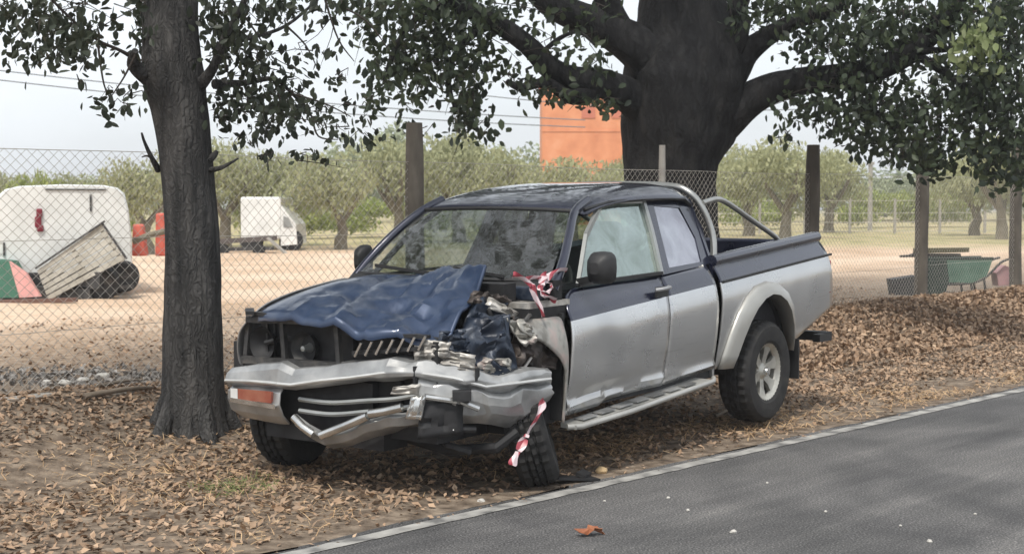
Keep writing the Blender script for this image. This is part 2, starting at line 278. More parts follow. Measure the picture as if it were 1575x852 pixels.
# ------------------------------------------------------------------ the ground, the road
def s_of(x, y): return (x+1.06)*-.74+(y-6.57)*.673
def smooth(t, a, b):
    t = np.clip((t-a)/(b-a), 0, 1); return t*t*(3-2*t)
def gz(x, y):
    x = np.asarray(x, float); y = np.asarray(y, float); s = s_of(x, y)
    z = .2*smooth(s, 1.6, 3.9) + .03*smooth(s, .1, .7)*(1-smooth(s, 1.0, 2.0))*0
    z = z + .15*np.exp(-((s-3.5)/.75)**2)*smooth(x, 2.5, 4.5)
    z = z + .12*np.exp(-((s-3.7)/.6)**2)*(1-smooth(x, -3.4, -2.2))
    z = z + np.clip(y-20, 0, 60)*.006*smooth(s, 4, 8) + .0028*np.clip(x-5, 0, 60)*smooth(y, 22, 50)
    b = (np.sin(x*3.1+y*1.3)*np.sin(y*2.7-x*.9)+.6*np.sin(x*7.3-y*4.1)*np.sin(y*6.1+x*2.2))*.012
    z = z + b*smooth(s, .6, 1.6) - .035*(1-smooth(s, -.25, -.02))
    return z
def gz1(x, y): return float(gz(x, y))
xs = np.unique(np.concatenate([np.linspace(-700,-60,12), np.linspace(-60,-12,30), np.linspace(-12,13,210), np.linspace(13,70,32), np.linspace(70,800,12)]))
ys = np.unique(np.concatenate([np.linspace(-60,3,12), np.linspace(3,27,200), np.linspace(27,90,50), np.linspace(90,1500,14)]))
X, Y = np.meshgrid(xs, ys); Z = gz(X, Y)
nx, ny = len(xs), len(ys)
vs = np.stack([X.ravel(), Y.ravel(), Z.ravel()], 1)
idx = np.arange(nx*ny).reshape(ny, nx)
fs = np.stack([idx[:-1,:-1].ravel(), idx[:-1,1:].ravel(), idx[1:,1:].ravel(), idx[1:,:-1].ravel()], 1)
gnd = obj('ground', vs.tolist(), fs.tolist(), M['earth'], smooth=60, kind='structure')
RD = Vector((.673,.74,0)).normalized(); RN = Vector((RD.y,-RD.x,0)); R0 = Vector((-1.06,6.57,0))
def roadpt(t, o, z=0): p = R0+RD*t+RN*o; return (p.x, p.y, z)
def sheet(name, ts, o0, o1, z, m, edge=0):
    v = []; f = []
    for i, t in enumerate(ts):
        j = edge*(noise.noise(Vector((t*2.1,0,0)))+.6*noise.noise(Vector((t*7,3,0))))
        v += [roadpt(t, o0+j, z), roadpt(t, o1, z)]
        if i: f.append((2*i-2, 2*i-1, 2*i+1, 2*i))
    return obj(name, v, f, m, kind='structure')
T = [-60+2*i for i in range(26)]+[-8+.08*i for i in range(460)]+[29+3*i for i in range(60)]
sheet('road', T, -.02, 5.6, 0.0, M['asphalt'], .03)
def worn(name, ts, o0, o1, z):
    v = []; f = []
    for i, t in enumerate(ts):
        a = .012*noise.noise(Vector((t*5,1,0))); b = .012*noise.noise(Vector((t*5,9,0)))
        v += [roadpt(t, o0+a, z), roadpt(t, o1+b, z)]
        if i: f.append((2*i-2, 2*i-1, 2*i+1, 2*i))
    return obj(name, v, f, M['line'], kind='structure')
worn('road_edge_line', T, .05, .15, .004)
for k in range(-3, 12):
    t0 = 2.2+k*9.0-3.0
    worn('road_centre_line', [t0+.1*i for i in range(31)], 2.78, 2.9, .004)

# ------------------------------------------------------------------ leaf scatter helpers
LEAF = np.array([[-.5,0,0],[-.18,.27,.07],[.2,.22,.05],[.5,0,0],[.2,-.22,.05],[-.18,-.27,.07],[0,0,-.02]])
LEAF_F = [(0,6,1),(1,6,2),(2,6,3),(3,6,4),(4,6,5),(5,6,0)]
LEAF_S = np.array([[-.5,0,0],[0,.26,.08],[.5,0,0],[0,-.26,.08]]); LEAF_SF = [(0,1,2),(0,2,3)]
def rotm(n, tilt=pi):
    a = RNG.uniform(0, 2*pi, n); b = RNG.normal(0, tilt, n); c = RNG.normal(0, tilt, n)
    ca, sa, cb, sb, cc, sc = np.cos(a), np.sin(a), np.cos(b), np.sin(b), np.cos(c), np.sin(c)
    Rz = np.zeros((n,3,3)); Rz[:,0,0]=ca; Rz[:,0,1]=-sa; Rz[:,1,0]=sa; Rz[:,1,1]=ca; Rz[:,2,2]=1
    Ry = np.zeros((n,3,3)); Ry[:,0,0]=cb; Ry[:,0,2]=sb; Ry[:,2,0]=-sb; Ry[:,2,2]=cb; Ry[:,1,1]=1
    Rx = np.zeros((n,3,3)); Rx[:,1,1]=cc; Rx[:,1,2]=-sc; Rx[:,2,1]=sc; Rx[:,2,2]=cc; Rx[:,0,0]=1
    return Rz@Ry@Rx
def scatter(name, pos, size, base, faces, m, parent=None, tilt=pi, kind='stuff', asp=None):
    n = len(pos)
    if n == 0: return None
    Rm = rotm(n, tilt); bb = base[None]*np.asarray(size).reshape(-1,1,1)
    if asp is not None: bb = bb*np.array(asp)[None,None]
    v = np.einsum('nij,nkj->nki', Rm, bb)+pos[:,None]
    k = len(base); f = (np.array(faces)[None]+np.arange(n)[:,None,None]*k).reshape(-1, len(faces[0]))
    me = bpy.data.meshes.new(name); me.vertices.add(n*k); me.vertices.foreach_set('co', v.astype(np.float32).ravel())
    nf = len(f); fl = len(faces[0]); me.loops.add(nf*fl); me.loops.foreach_set('vertex_index', f.astype(np.int32).ravel())
    me.polygons.add(nf); me.polygons.foreach_set('loop_start', np.arange(0, nf*fl, fl, dtype=np.int32)); me.update(calc_edges=True)
    me.materials.append(m); o = bpy.data.objects.new(name, me); COL.objects.link(o)
    if parent: o.parent = parent
    if kind: o['kind'] = kind
    return o

# ------------------------------------------------------------------ the truck
def V(x, y, z): return Vector((x, -y, z))       # y: towards the near (road) side
truck = empty('pickup_truck', (-.61, 8.434, .002))
truck.rotation_mode = 'QUATERNION'
truck.rotation_quaternion = (Matrix.Rotation(.941, 3, 'Z') @ Matrix.Rotation(-.017, 3, 'Y') @ Matrix.Rotation(.007, 3, 'X')).to_quaternion()
tag(truck, 'crashed navy and silver extended cab pickup with crushed front corner parked on the leafy verge', 'pickup truck')
def Ys(x, z):
    "half width of the lower body at height z"
    e = z-(.893+.064*x)
    if e > 0: return .856-.075*min(1, e/.13)**1.3-(.1*(e-.13) if e > .13 else 0)
    t = -e
    if t < .14: return .856+.020*sin(pi/2*t/.14)
    cz = .432+.04*min(1, max(0, (x-.7)/.6))
    return .876-.045*((t-.14)/.36)**1.6+(.022*math.exp(-((z-cz)/.02)**2) if x < 2.27 else 0)
def resamp(pl, n):
    P = [Vector(p) for p in pl]; L = [0]
    for a, b in zip(P, P[1:]): L.append(L[-1]+(b-a).length)
    out = []
    for i in range(n+1):
        t = L[-1]*i/n; k = 0
        while k < len(L)-2 and L[k+1] < t: k += 1
        d = (L[k+1]-L[k]) or 1; out.append(P[k].lerp(P[k+1], (t-L[k])/d))
    return out
def ruled(name, bot, top, m, n=24, k=12, side=1, yf=Ys, parent=None, th=.012, dent=None, resample=True, smooth=35):
    B = resamp(bot, n) if resample else [Vector(p) for p in bot]; Tt = resamp(top, n) if resample else [Vector(p) for p in top]; n = len(B)-1
    vs = []; fs = []
    for i in range(n+1):
        for j in range(k+1):
            p = B[i].lerp(Tt[i], j/k); y = yf(p.x, p.y)
            if dent: y += dent(p.x, p.y)
            vs.append(V(p.x, side*y, p.y))
    for i in range(n):
        for j in range(k):
            a = i*(k+1)+j; q = (a, a+k+1, a+k+2, a+1); fs.append(q if side > 0 else q[::-1])
    o = obj(name, vs, fs, m, parent or truck, smooth)
    mod(o, 'SOLIDIFY', thickness=th, offset=-1)
    return o
def Yg(x, z): return .79-(z-1.13)*.41       # greenhouse tumblehome
GAP = .012
# --- doors
def door_dent(x, z):
    d = -.02*math.exp(-((x-.9)/.35)**2-((z-.47)/.05)**2)*(1 if x < 1.3 else .3)
    d += -.012*math.exp(-((x-.75)/.3)**2-((z-.72)/.13)**2)
    d += .004*math.exp(-((z-(.425+.0*x))/.022)**2)
    d += .004*noise.noise(Vector((x*5, z*7, 3)))
    return d
def door(side):
    d = ruled('door', [(.42,.36),(.75,.37),(.86,.41),(1.21,.42),(1.54,.42)], [(.47,.95),(.52,1.05),(.60,1.105),(1.0,1.118),(1.56,1.13)], M['paint'], 40, 22, side, dent=door_dent if side > 0 else None)
    # a proper grid: front edge vertical, belt line on top
    return d
def door2(side):
    bot = [(.42+.0*i, .36+.0) for i in range(1)]
    B = resamp([(.42,.37),(.80,.385),(.86,.41),(1.21,.42),(1.54,.42)], 36); Tp = resamp([(.455,.985),(.50,1.06),(.58,1.10),(1.0,1.118),(1.56,1.13)], 36)
    d = ruled('door', B, Tp, M['paint'], side=side, k=24, resample=False, dent=door_dent if side > 0 else None)
    return d
def add_door(side):
    d = door2(side)
    if side > 0: d['label'] = 'dented near side door with creased silver sill edge'
    # window frame
    g = MB(); y = lambda z: side*(Yg(0, z)+.008)
    fr = [(.60,1.12),(.86,1.40),(1.13,1.575),(1.30,1.60),(1.665,1.60),(1.64,1.40),(1.575,1.135)]
    for a, b in zip(fr, fr[1:]): g.bar(V(a[0], y(a[1]), a[1]), V(b[0], y(b[1]), b[1]), .022, .034, up=(1,0,0) if abs(a[0]-b[0]) < .1 else (0,0,1))
    fo = g.build('window_frame', M['chrome_dull'] if side > 0 else M['black'], d)
    w = [(.62,1.12),(.87,1.40),(1.14,1.57),(1.30,1.59),(1.655,1.59),(1.63,1.40),(1.57,1.13)]
    obj('window_glass', [V(a, side*(Yg(0,b)-.005), b) for a, b in w], [tuple(range(len(w)))], M['side_glass'] if side > 0 else M['glass'], d)
    # belt moulding
    b = MB(); pts = [(.60,1.118),(1.0,1.13),(1.57,1.14)]
    for a, c in zip(pts, pts[1:]): b.bar(V(a[0], side*.80, a[1]), V(c[0], side*.80, c[1]), .03, .02)
    b.build('belt_moulding', M['black'], d)
    # handle
    h = MB(); h.box(V(1.45, side*.874, 1.03), (.15, .012, .065)); h.build('handle_recess', M['black'], d)
    h = MB(); h.tube([V(1.37, side*.875, 1.045), V(1.40, side*.905, 1.05), V(1.50, side*.905, 1.055), V(1.53, side*.875, 1.055)], .013, 8); h.build('door_handle', M['silver'], d, smooth=40)
    # mirror
    mr = MB()
    prof = [(.0,.0),(.02,.055),(.05,.085),(.1,.09),(.13,.08)]
    vs = []; n = 16
    for (dx, r) in [(-.07,.35),(-.05,.75),(0,1),(.04,1)]:
        for k in range(n):
            a = 2*pi*k/n; c, s_ = cos(a), sin(a)
            vs.append(V(.60+dx, side*((.96 if side > 0 else .88)+(.085 if side > 0 else .05)*r*math.copysign(abs(c)**.6, c)), 1.225+.095*r*math.copysign(abs(s_)**.6, s_)))
    fs = [(i*n+k, i*n+(k+1)%n, (i+1)*n+(k+1)%n, (i+1)*n+k) for i in range(3) for k in range(n)]+[tuple(range(n))]
    mr.add(vs, fs); mr.bar(V(.62, side*.80, 1.14), V(.60, side*.90, 1.16), .05, .035)
    mo = mr.build('mirror', M['black'], d, smooth=40)
    obj('mirror_glass', [vs[3*n+k] for k in range(n)], [tuple(range(n))], M['mirror'], mo)
    return d
M['chrome_dull'] = mat('satin_grey_trim', (.34,.35,.34), rough=.35, metal=.5)
M['bar'] = mat('brushed_bar', (.42,.42,.40), rough=.28, metal=.8)
M['ridge_glint'] = mat('painted_ridge_glint', (.62,.62,.6), rough=.3, metal=.5)
M['crumple2'] = mat('scraped_silver', [(.35,(.2,.19,.17)),(.5,(.36,.35,.32)),(.62,(.44,.36,.33)),(.72,(.5,.48,.44))], scale=9, rough=.45, metal=.3, bmp=.4, bscale=16)
M['rust'] = mat('bent_brown_metal', [(.35,(.02,.018,.017)),(.55,(.07,.055,.048)),(.72,(.2,.17,.15))], scale=11, rough=.6, metal=.2, bmp=.4)
M['mirror'] = mat('mirror_silver', (.7,.72,.74), rough=.05, metal=1)
for sd_ in (1, -1): add_door(sd_)
# --- cab rear quarter
for sd_ in (1, -1):
    ruled('cab_side_panel', [(1.552,.42),(2.24,.45)], [(1.575,1.13),(2.19,1.165)], M['paint'], 18, 22, sd_)
    q = [(1.70,1.16),(2.15,1.175),(2.19,1.34),(2.10,1.55),(1.79,1.57)]
    obj('quarter_window', [V(a, sd_*(Yg(0,b)-.004), b) for a, b in q], [tuple(range(5))], M['quarter_glass'], truck)
    # pillars and frame strips round the quarter window
    g = MB()
    def quad(pts, o=.002):
        vs = [V(a, sd_*(Yg(0,b)+o), b) for a, b in pts]; vi = [V(a, sd_*(Yg(0,b)-.05), b) for a, b in pts]; n = len(vs)
        g.add(vs+vi, [tuple(range(n)), tuple(range(n, 2*n))[::-1]]+[(i, (i+1)%n, (i+1)%n+n, i+n) for i in range(n)])
    quad([(1.58,1.13),(1.71,1.16),(1.79,1.57),(1.80,1.61),(1.675,1.61),(1.65,1.40)])
    quad([(2.15,1.16),(2.29,1.17),(2.335,1.40),(2.27,1.62),(2.10,1.60),(2.19,1.34)])
    quad([(1.58,1.125),(2.20,1.16),(2.20,1.185),(1.70,1.165)], .004)
    quad([(1.78,1.565),(2.13,1.545),(2.2,1.62),(1.78,1.615)])
    g.build('cab_pillar', M['paint'], truck)
# A pillars
for sd_ in (1, -1):
    g = MB()
    P0, r_ = spline([V(.38, sd_*.775, 1.10), V(.52, sd_*.745, 1.24), V(.70, sd_*.675, 1.41), V(.87, sd_*.60, 1.54), V(1.05, sd_*.575, 1.61)], [.032,.03,.028,.028,.028])
    g.tube(P0, r_, 8); g.build('windscreen_pillar', M['paint'], truck, smooth=50)
# roof: stations (X, z side, z centre, half width)
st = [(.86,1.53,1.55,.60),(.93,1.565,1.59,.605),(1.10,1.60,1.632,.61),(1.40,1.625,1.675,.61),(1.75,1.63,1.70,.61),(2.05,1.63,1.70,.605),(2.18,1.62,1.685,.595),(2.27,1.59,1.65,.585),(2.31,1.54,1.58,.58)]
vs = []; fs = []; NP = 21
for (x, zs, zc, hw) in st:
    for k in range(NP):
        t = -1+2*k/(NP-1); a = abs(t)
        y = hw*1.06*t*(1 if a < .9 else 1); z = zs-.03+(zc-zs+.03)*(1-a**5)**.55 if a < 1 else zs-.03
        bow = -.05*(t*t)*(x < 1.0)
        vs.append(V(x-bow*-1*0+(.06*t*t if x < 1.2 else 0), y, z))
for i in range(len(st)-1):
    for k in range(NP-1): a = i*NP+k; fs.append((a, a+1, a+NP+1, a+NP))
roof = obj('roof', vs, fs, M['paint'], truck, smooth=50); mod(roof, 'SUBSURF', levels=1, render_levels=1); mod(roof, 'SOLIDIFY', thickness=.02, offset=1)
# drip rails
for sd_ in (1, -1):
    g = MB(); g.tube([V(.93, sd_*.63, 1.555), V(1.2, sd_*.645, 1.598), V(1.7, sd_*.645, 1.612), V(2.15, sd_*.64, 1.605), V(2.27, sd_*.62, 1.56)], .011, 6); g.build('drip_rail', M['black'], truck, smooth=50)
# windscreen
wv = []; n = 12
for j in range(7):
    t = j/6
    for k in range(n+1):
        u_ = -1+2*k/n; hw = .735*(1-t)+.58*t
        wv.append(V(.40+.475*t-.07*(1-u_*u_)*(1-.4*t), u_*hw, 1.15+.395*t+.03*sin(pi*t)*.3+.015*(1-u_*u_)*t))
wf = [(j*(n+1)+k, j*(n+1)+k+1, (j+1)*(n+1)+k+1, (j+1)*(n+1)+k) for j in range(6) for k in range(n)]
ws = obj('windscreen', wv, wf, M['glass'], truck, smooth=60)
g = MB(); E_ = [wv[k] for k in range(n+1)]; g.tube(E_, .014, 6); g.tube([wv[6*(n+1)+k] for k in range(n+1)], .014, 6)
g.build('windscreen_seal', M['black'], truck)
for (y0, y1) in ((-.1,-.58),(.45,.05)):
    g = MB(); g.tube([V(.34, y0, 1.165), V(.37, (y0+y1)/2, 1.185), V(.385, y1, 1.20)], .008, 5); g.bar(V(.345, y0-.0, 1.17), V(.39, y1*1.02, 1.205), .006, .02); g.build('wiper', M['black'], truck)
# rear cab wall with window
g = MB()
def rw(pts): g.add([V(*p) for p in pts]+[V(p[0]-.03, p[1], p[2]) for p in pts], [(0,1,2,3),(7,6,5,4),(0,4,5,1),(1,5,6,2),(2,6,7,3),(3,7,4,0)])
rw([(2.25,-.82,.40),(2.25,.82,.40),(2.29,.80,1.16),(2.29,-.80,1.16)])
rw([(2.29,-.79,1.16),(2.29,-.55,1.16),(2.32,-.5,1.62),(2.31,-.60,1.60)]); rw([(2.29,.55,1.16),(2.29,.79,1.16),(2.31,.60,1.60),(2.32,.5,1.62)])
rw([(2.318,-.52,1.52),(2.318,.52,1.52),(2.31,.52,1.66),(2.31,-.52,1.66)])
g.build('cab_rear_wall', M['paint'], truck)
obj('rear_window', [V(2.285,-.56,1.16),V(2.285,.56,1.16),V(2.31,.51,1.53),V(2.31,-.51,1.53)], [(0,1,2,3)], M['side_glass'], truck)
# inner shell, floor, sills
g = MB(); g.box((1.32,0,.44), (1.86,1.60,.10)); g.box((.38,0,.72), (.10,1.50,.78))
for sd_ in (1,-1): g.box(V(1.35, sd_*.755, .46), (1.84,.05,.12)); g.box(V(1.0, sd_*.72, .78), (1.1,.05,.60)); g.box(V(1.88, sd_*.75, .78), (.72,.04,.66)); g.box(V(1.56, sd_*.76, .78), (.06,.06,.6))
g.build('cab_inner_shell', M['void'], truck)
# dashboard, seats, wheel
g = MB(); g.box((.60,0,1.03), (.38,1.44,.18)); g.box((.52,0,1.10), (.30,1.40,.06)); db = g.build('dashboard', M['black'], truck); mod(db, 'BEVEL', width=.03, segments=2)
for sd_ in (1,-1):
    s_ = obj('seat', *[[],[]], M['seat'], truck) if 0 else None
    g = MB(); g.box(V(1.22, sd_*.36, .70), (.50,.50,.16)); g.box(V(1.50, sd_*.36, 1.0), (.14,.48,.60), Matrix.Rotation(.2, 3, 'Y')); g.box(V(1.58, sd_*.36, 1.38), (.09,.26,.17), Matrix.Rotation(.15, 3, 'Y')); q = g.build('seat', M['seat'], truck); mod(q, 'BEVEL', width=.04, segments=2)
g = MB(); c = V(.88,.37,1.08); rt = Matrix.Rotation(-1.1, 3, 'Y')
g.tube([c+rt@Vector((.19*cos(a), .19*sin(a), 0)) for a in [2*pi*i/24 for i in range(25)]], .015, 6, cap=False); g.bar(c+rt@Vector((0,-.18,0)), c+rt@Vector((0,.18,0)), .04, .02); g.bar(c, c-Vector((.2,0,.08)), .05)
g.build('steering_wheel', M['black'], truck)
# --- bed sides with wheel arch
arch = [(2.44,.44),(2.48,.52),(2.53,.64),(2.60,.75),(2.69,.84),(2.80,.90),(2.92,.925),(3.04,.91),(3.16,.86),(3.26,.78),(3.34,.67),(3.39,.57),(3.42,.47)]
def bedbot():
    p = [(2.275+.02*i, .445) for i in range(8)]+arch+[(3.46,.50)]
    for i in range(1, 13): x = 3.46+.68*i/12; p.append((x, .50+.25*(i/12)))
    return p
def bedtopz(x): return 1.185+(x-2.27)*.066
for sd_ in (1, -1):
    B = bedbot(); Tp = [(min(x, 3.99+0*x) if x > 3.99 else x, bedtopz(x)) for x, z in B]
    Tp = [(2.262+(x-2.262)*(3.985-2.262)/(4.14-2.262), bedtopz(x)) for x, z in B]
    ruled('bed_side_panel', B, Tp, M['paint'], side=sd_, k=26, resample=False)
    # rounded rim along the top
    g = MB(); g.tube([V(2.27, sd_*.785, 1.183), V(3.1, sd_*.785, 1.238), V(3.97, sd_*.785, 1.294)], .042, 10); g.build('bed_rim', M['navy'] if 'navy' in M else M['paint'], truck, smooth=50)
    g = MB(); g.add([V(2.29,sd_*.76,.62),V(4.0,sd_*.76,.72),V(3.95,sd_*.76,1.28),V(2.29,sd_*.76,1.18)], [(0,1,2,3)]); g.build('bed_inner_wall', M['bed_in'], truck)
    # dark rubbing strip at the colour break
    g = MB()
    for i in range(14):
        x0 = 2.28+i*.127; x1 = x0+.127; z0 = .897+.064*x0; z1 = .897+.064*x1; g.bar(V(x0, sd_*.871, z0), V(x1, sd_*.871, z1), .014, .016)
    g.build('rubbing_strip', M['black'], truck)
    # wheel arch flare
    inn = arch; out = [(2.32,.44),(2.345,.54),(2.40,.68),(2.48,.81),(2.60,.92),(2.74,.985),(2.92,1.01),(3.09,.99),(3.25,.92),(3.37,.81),(3.44,.68),(3.48,.56),(3.50,.45)]
    vs = []; m_ = 6
    for (a, b), (c_, d_) in zip(inn, out):
        for j in range(m_+1):
            t = j/m_; x = a*(1-t)+c_*t; z = b*(1-t)+d_*t; y = Ys(x, z)+.055*(1-t)**.5*(1 if j < m_ else 0)+.002
            vs.append(V(x, sd_*y, z))
        vs.append(V(a, sd_*.80, b))
    fs = []
    for i in range(len(inn)-1):
        for j in range(m_): q = i*(m_+2)+j; fs.append((q, q+1, q+m_+3, q+m_+2))
        q = i*(m_+2); fs.append((q, q+m_+2, q+m_+2+m_+1, q+m_+1))
    fo = obj('wheel_arch_flare', vs, fs, M['flare'], truck, smooth=40); mod(fo, 'SOLIDIFY', thickness=.008, offset=0)
    # dark inner wheel house
    g = MB(); pr = [V(a, sd_*.80, b) for a, b in arch]; pr2 = [V(a, sd_*.50, b) for a, b in arch]; k = len(arch)
    g.add(pr+pr2, [(i, i+1, i+1+k, i+k) for i in range(k-1)]+[tuple(range(k, 2*k))]); g.build('wheel_housing', M['void'], truck)
    # tail lamp, mud flap
    g = MB(); g.box(V(4.055, sd_*.80, .98), (.05,.13,.26)); tl = g.build('tail_lamp', M['red'], truck); mod(tl, 'BEVEL', width=.01, segments=2)
    g = MB(); g.box(V(3.47, sd_*.76, .40), (.015,.24,.30)); g.build('mud_flap', M['black'], truck)
g = MB(); g.box((3.14,0,.66), (1.76,1.52,.05)); g.box((2.30,0,.90), (.03,1.52,.52)); g.build('bed_floor', M['bed_in'], truck)
g = MB()
for i in range(9): g.box((3.14, -.64+i*.16, .69), (1.7,.05,.02))
g.build('bed_floor_rib', M['bed_in'], truck)
g = MB(); g.box((4.02,0,.97), (.05,1.54,.60), Matrix.Rotation(-.12, 3, 'Y')); tg = g.build('tailgate', M['paint'], truck); mod(tg, 'BEVEL', width=.02, segments=2)
g = MB(); g.bar(V(4.20,-.80,.50), V(4.20,.80,.50), .10, .07); g.bar(V(3.9,.3,.52), V(4.2,.3,.5), .06); g.bar(V(3.9,-.3,.52), V(4.2,-.3,.5), .06); g.bar(V(4.0,.78,.50), V(4.22,.78,.50), .06); g.build('rear_bumper', M['black'], truck)
# chassis, axle, exhaust
g = MB()
for sd_ in (1,-1): g.bar(V(-.5, sd_*.38, .50), V(4.0, sd_*.40, .58), .08, .12)
g.tube([V(2.92,-.70,.36), V(2.92,.70,.36)], .05, 8); g.box((2.92,0,.36), (.22,.26,.22)); g.box((.9,0,.42), (1.0,.5,.22)); g.box((2.0,0,.48), (.7,.6,.2)); g.tube([V(.6,-.3,.4), V(2.2,-.35,.38), V(3.8,-.4,.45)], .03, 8)
g.build('chassis', M['void'], truck)
# roll bar
g = MB(); H, hr = spline([V(2.36,.755,1.20), V(2.385,.73,1.36), V(2.35,.665,1.55), V(2.32,.57,1.655), V(2.315,.42,1.695), V(2.315,0,1.705), V(2.315,-.42,1.695), V(2.32,-.57,1.655), V(2.35,-.665,1.56), V(2.385,-.73,1.36), V(2.36,-.755,1.20)], [.036]*11, 6)
g.tube(H, .023, 10)
for sd_ in (1,-1):
    S, sr = spline([V(2.35,sd_*.67,1.575), V(2.52,sd_*.69,1.60), V(2.68,sd_*.70,1.565), V(3.0,sd_*.71,1.45), V(3.32,sd_*.72,1.335), V(3.40,sd_*.73,1.29), V(3.42,sd_*.74,1.23)], [.028]*7, 5)
    g.tube(S, .020, 9)
g.build('roll_bar', M['bar'], truck, smooth=50)
# running boards
for sd_ in (1,-1):
    rb = MB(); rb.add([V(.42,sd_*.80,.335),V(.42,sd_*.905,.325),V(2.10,sd_*.90,.40),V(2.02,sd_*.80,.415)]+[V(.42,sd_*.80,.305),V(.42,sd_*.905,.30),V(2.10,sd_*.90,.37),V(2.02,sd_*.80,.385)], [(0,1,2,3),(7,6,5,4),(0,4,5,1),(1,5,6,2),(2,6,7,3),(3,7,4,0)])
    rbo = rb.build('running_board', M['flare'], truck)
    g = MB(); g.tube([V(.40,sd_*.86,.315), V(.46,sd_*.915,.315), V(1.0,sd_*.922,.333), V(2.06,sd_*.915,.395), V(2.13,sd_*.88,.405)], .018, 8); g.build('board_tube', M['cream'] if 'cream' in M else M['flare'], rbo, smooth=50)
    g = MB()
    for i in range(7): g.box(V(.6+i*.2, sd_*.855, .348+i*.0088), (.15,.07,.008), Matrix.Rotation(-.044,3,'Y'))
    g.build('tread_strip', M['bumper'], rbo)
    for xx in (.7,1.8): pass
# --- wheels
def tmod(r, h, k, j):
    if r > .33: return r-(.013 if (k + (1 if h > 0 else 0)) % 2 else 0)
    return r
def make_wheel(Mx, rim=True):
    w = empty('wheel'); w.parent = truck; w.matrix_local = Mx
    p = [(.20,-.10),(.225,-.118),(.28,-.128),(.325,-.122),(.350,-.105),(.364,-.085),(.366,-.05),(.352,-.045),(.352,-.035),(.368,-.03),(.369,-.006),(.354,-.004),(.354,.004),(.369,.006),(.368,.03),(.352,.035),(.352,.045),(.366,.05),(.364,.085),(.350,.105),(.325,.122),(.28,.128),(.225,.118),(.20,.10)]
    g = MB(); g.lathe(p, 72, mod=tmod); g.build('tyre', M['tyre'], w, smooth=25)
    g = MB(); g.lathe([(.20,-.10),(.212,-.108),(.20,-.095),(.19,.0),(.19,.085),(.205,.105),(.215,.108),(.20,.10)], 40)
    # face (outer side = -y local, towards the near side)
    g.lathe([(.203,-.104),(.195,-.095),(.178,-.085),(.172,-.07)], 40)
    g.lathe([(.0,-.085),(.035,-.085),(.042,-.078),(.055,-.062),(.085,-.055),(.088,-.03)], 30)
    rimo = g.build('rim', M['rim'], w, smooth=40)
    for i in range(6):
        a = 2*pi*i/6+.3; s = MB(); c_, d_ = cos(a), sin(a); u = Vector((c_,0,d_)); t = Vector((-d_,0,c_))
        vs = [u*.05-t*.030+Vector((0,-.060,0)), u*.05+t*.030+Vector((0,-.060,0)), u*.12+t*.030+Vector((0,-.072,0)), u*.185+t*.056+Vector((0,-.086,0)), u*.185-t*.056+Vector((0,-.086,0)), u*.12-t*.030+Vector((0,-.072,0))]
        n = len(vs); s.add(vs+[v+Vector((0,.03,0)) for v in vs], [tuple(range(n)), tuple(range(n,2*n))[::-1]]+[(i2,(i2+1)%n,(i2+1)%n+n,i2+n) for i2 in range(n)])
        so_ = s.build('spoke', M['rim'], rimo)
    g = MB(); g.lathe([(.0,-.01),(.19,-.01)], 24); g.build('brake_disc', M['void'], rimo)
    g = MB(); g.lathe([(.0,-.112),(.028,-.110),(.033,-.1),(.033,-.06)], 16); g.build('hub_cap', M['chrome'], rimo, smooth=40)
    return w
make_wheel(Matrix.Translation(V(2.92,.79,.365)))
make_wheel(Matrix.Translation(V(2.92,-.79,.365)) @ Matrix.Rotation(pi, 4, 'Z'))
# near front wheel knocked round and leaning; the far one still straight
make_wheel(Matrix.Translation(V(.215,.70,.35)) @ Matrix.Rotation(.62, 4, 'Z') @ Matrix.Rotation(-.26, 4, 'X') @ Matrix.Diagonal((1,.9,1,1)))
make_wheel(Matrix.Translation(V(-.10,-.83,.355)) @ Matrix.Rotation(pi+.25, 4, 'Z'))

# --- crushed front
def patch(name, c, m, n=14, amp=.03, freq=4, seed=0, parent=None, th=.006, fold=1.6, smooth=25, edge=.3, kind=None):
    "crumpled sheet metal spanned between four corners (counter-clockwise), amp metres of creases"
    P = [V(*p) for p in c]; nrm = (P[1]-P[0]).cross(P[3]-P[0]).normalized(); vs = []
    for i in range(n+1):
        for j in range(n+1):
            u, w = i/n, j/n; p = P[0].lerp(P[1], u).lerp(P[3].lerp(P[2], u), w)
            q = Vector((u*freq+seed, w*freq*.8, seed*1.7)); a = noise.noise(q); b = abs(noise.noise(q*1.9+Vector((5,2,1))))
            e = edge+(1-edge)*min(1, 6*min(u,1-u,w,1-w))
            p = p+nrm*amp*(1.6*a+fold*(.6-2*b))*e+Vector((noise.noise(q*2.3), noise.noise(q*2.1+Vector((9,0,0))), noise.noise(q*2.7+Vector((0,9,0)))))*amp*.45
            vs.append(p)
    fs = [(i*(n+1)+j, (i+1)*(n+1)+j, (i+1)*(n+1)+j+1, i*(n+1)+j+1) for i in range(n) for j in range(n)]
    o = obj(name, vs, fs, m, parent or truck, smooth); mod(o, 'SOLIDIFY', thickness=th, offset=0)
    return o
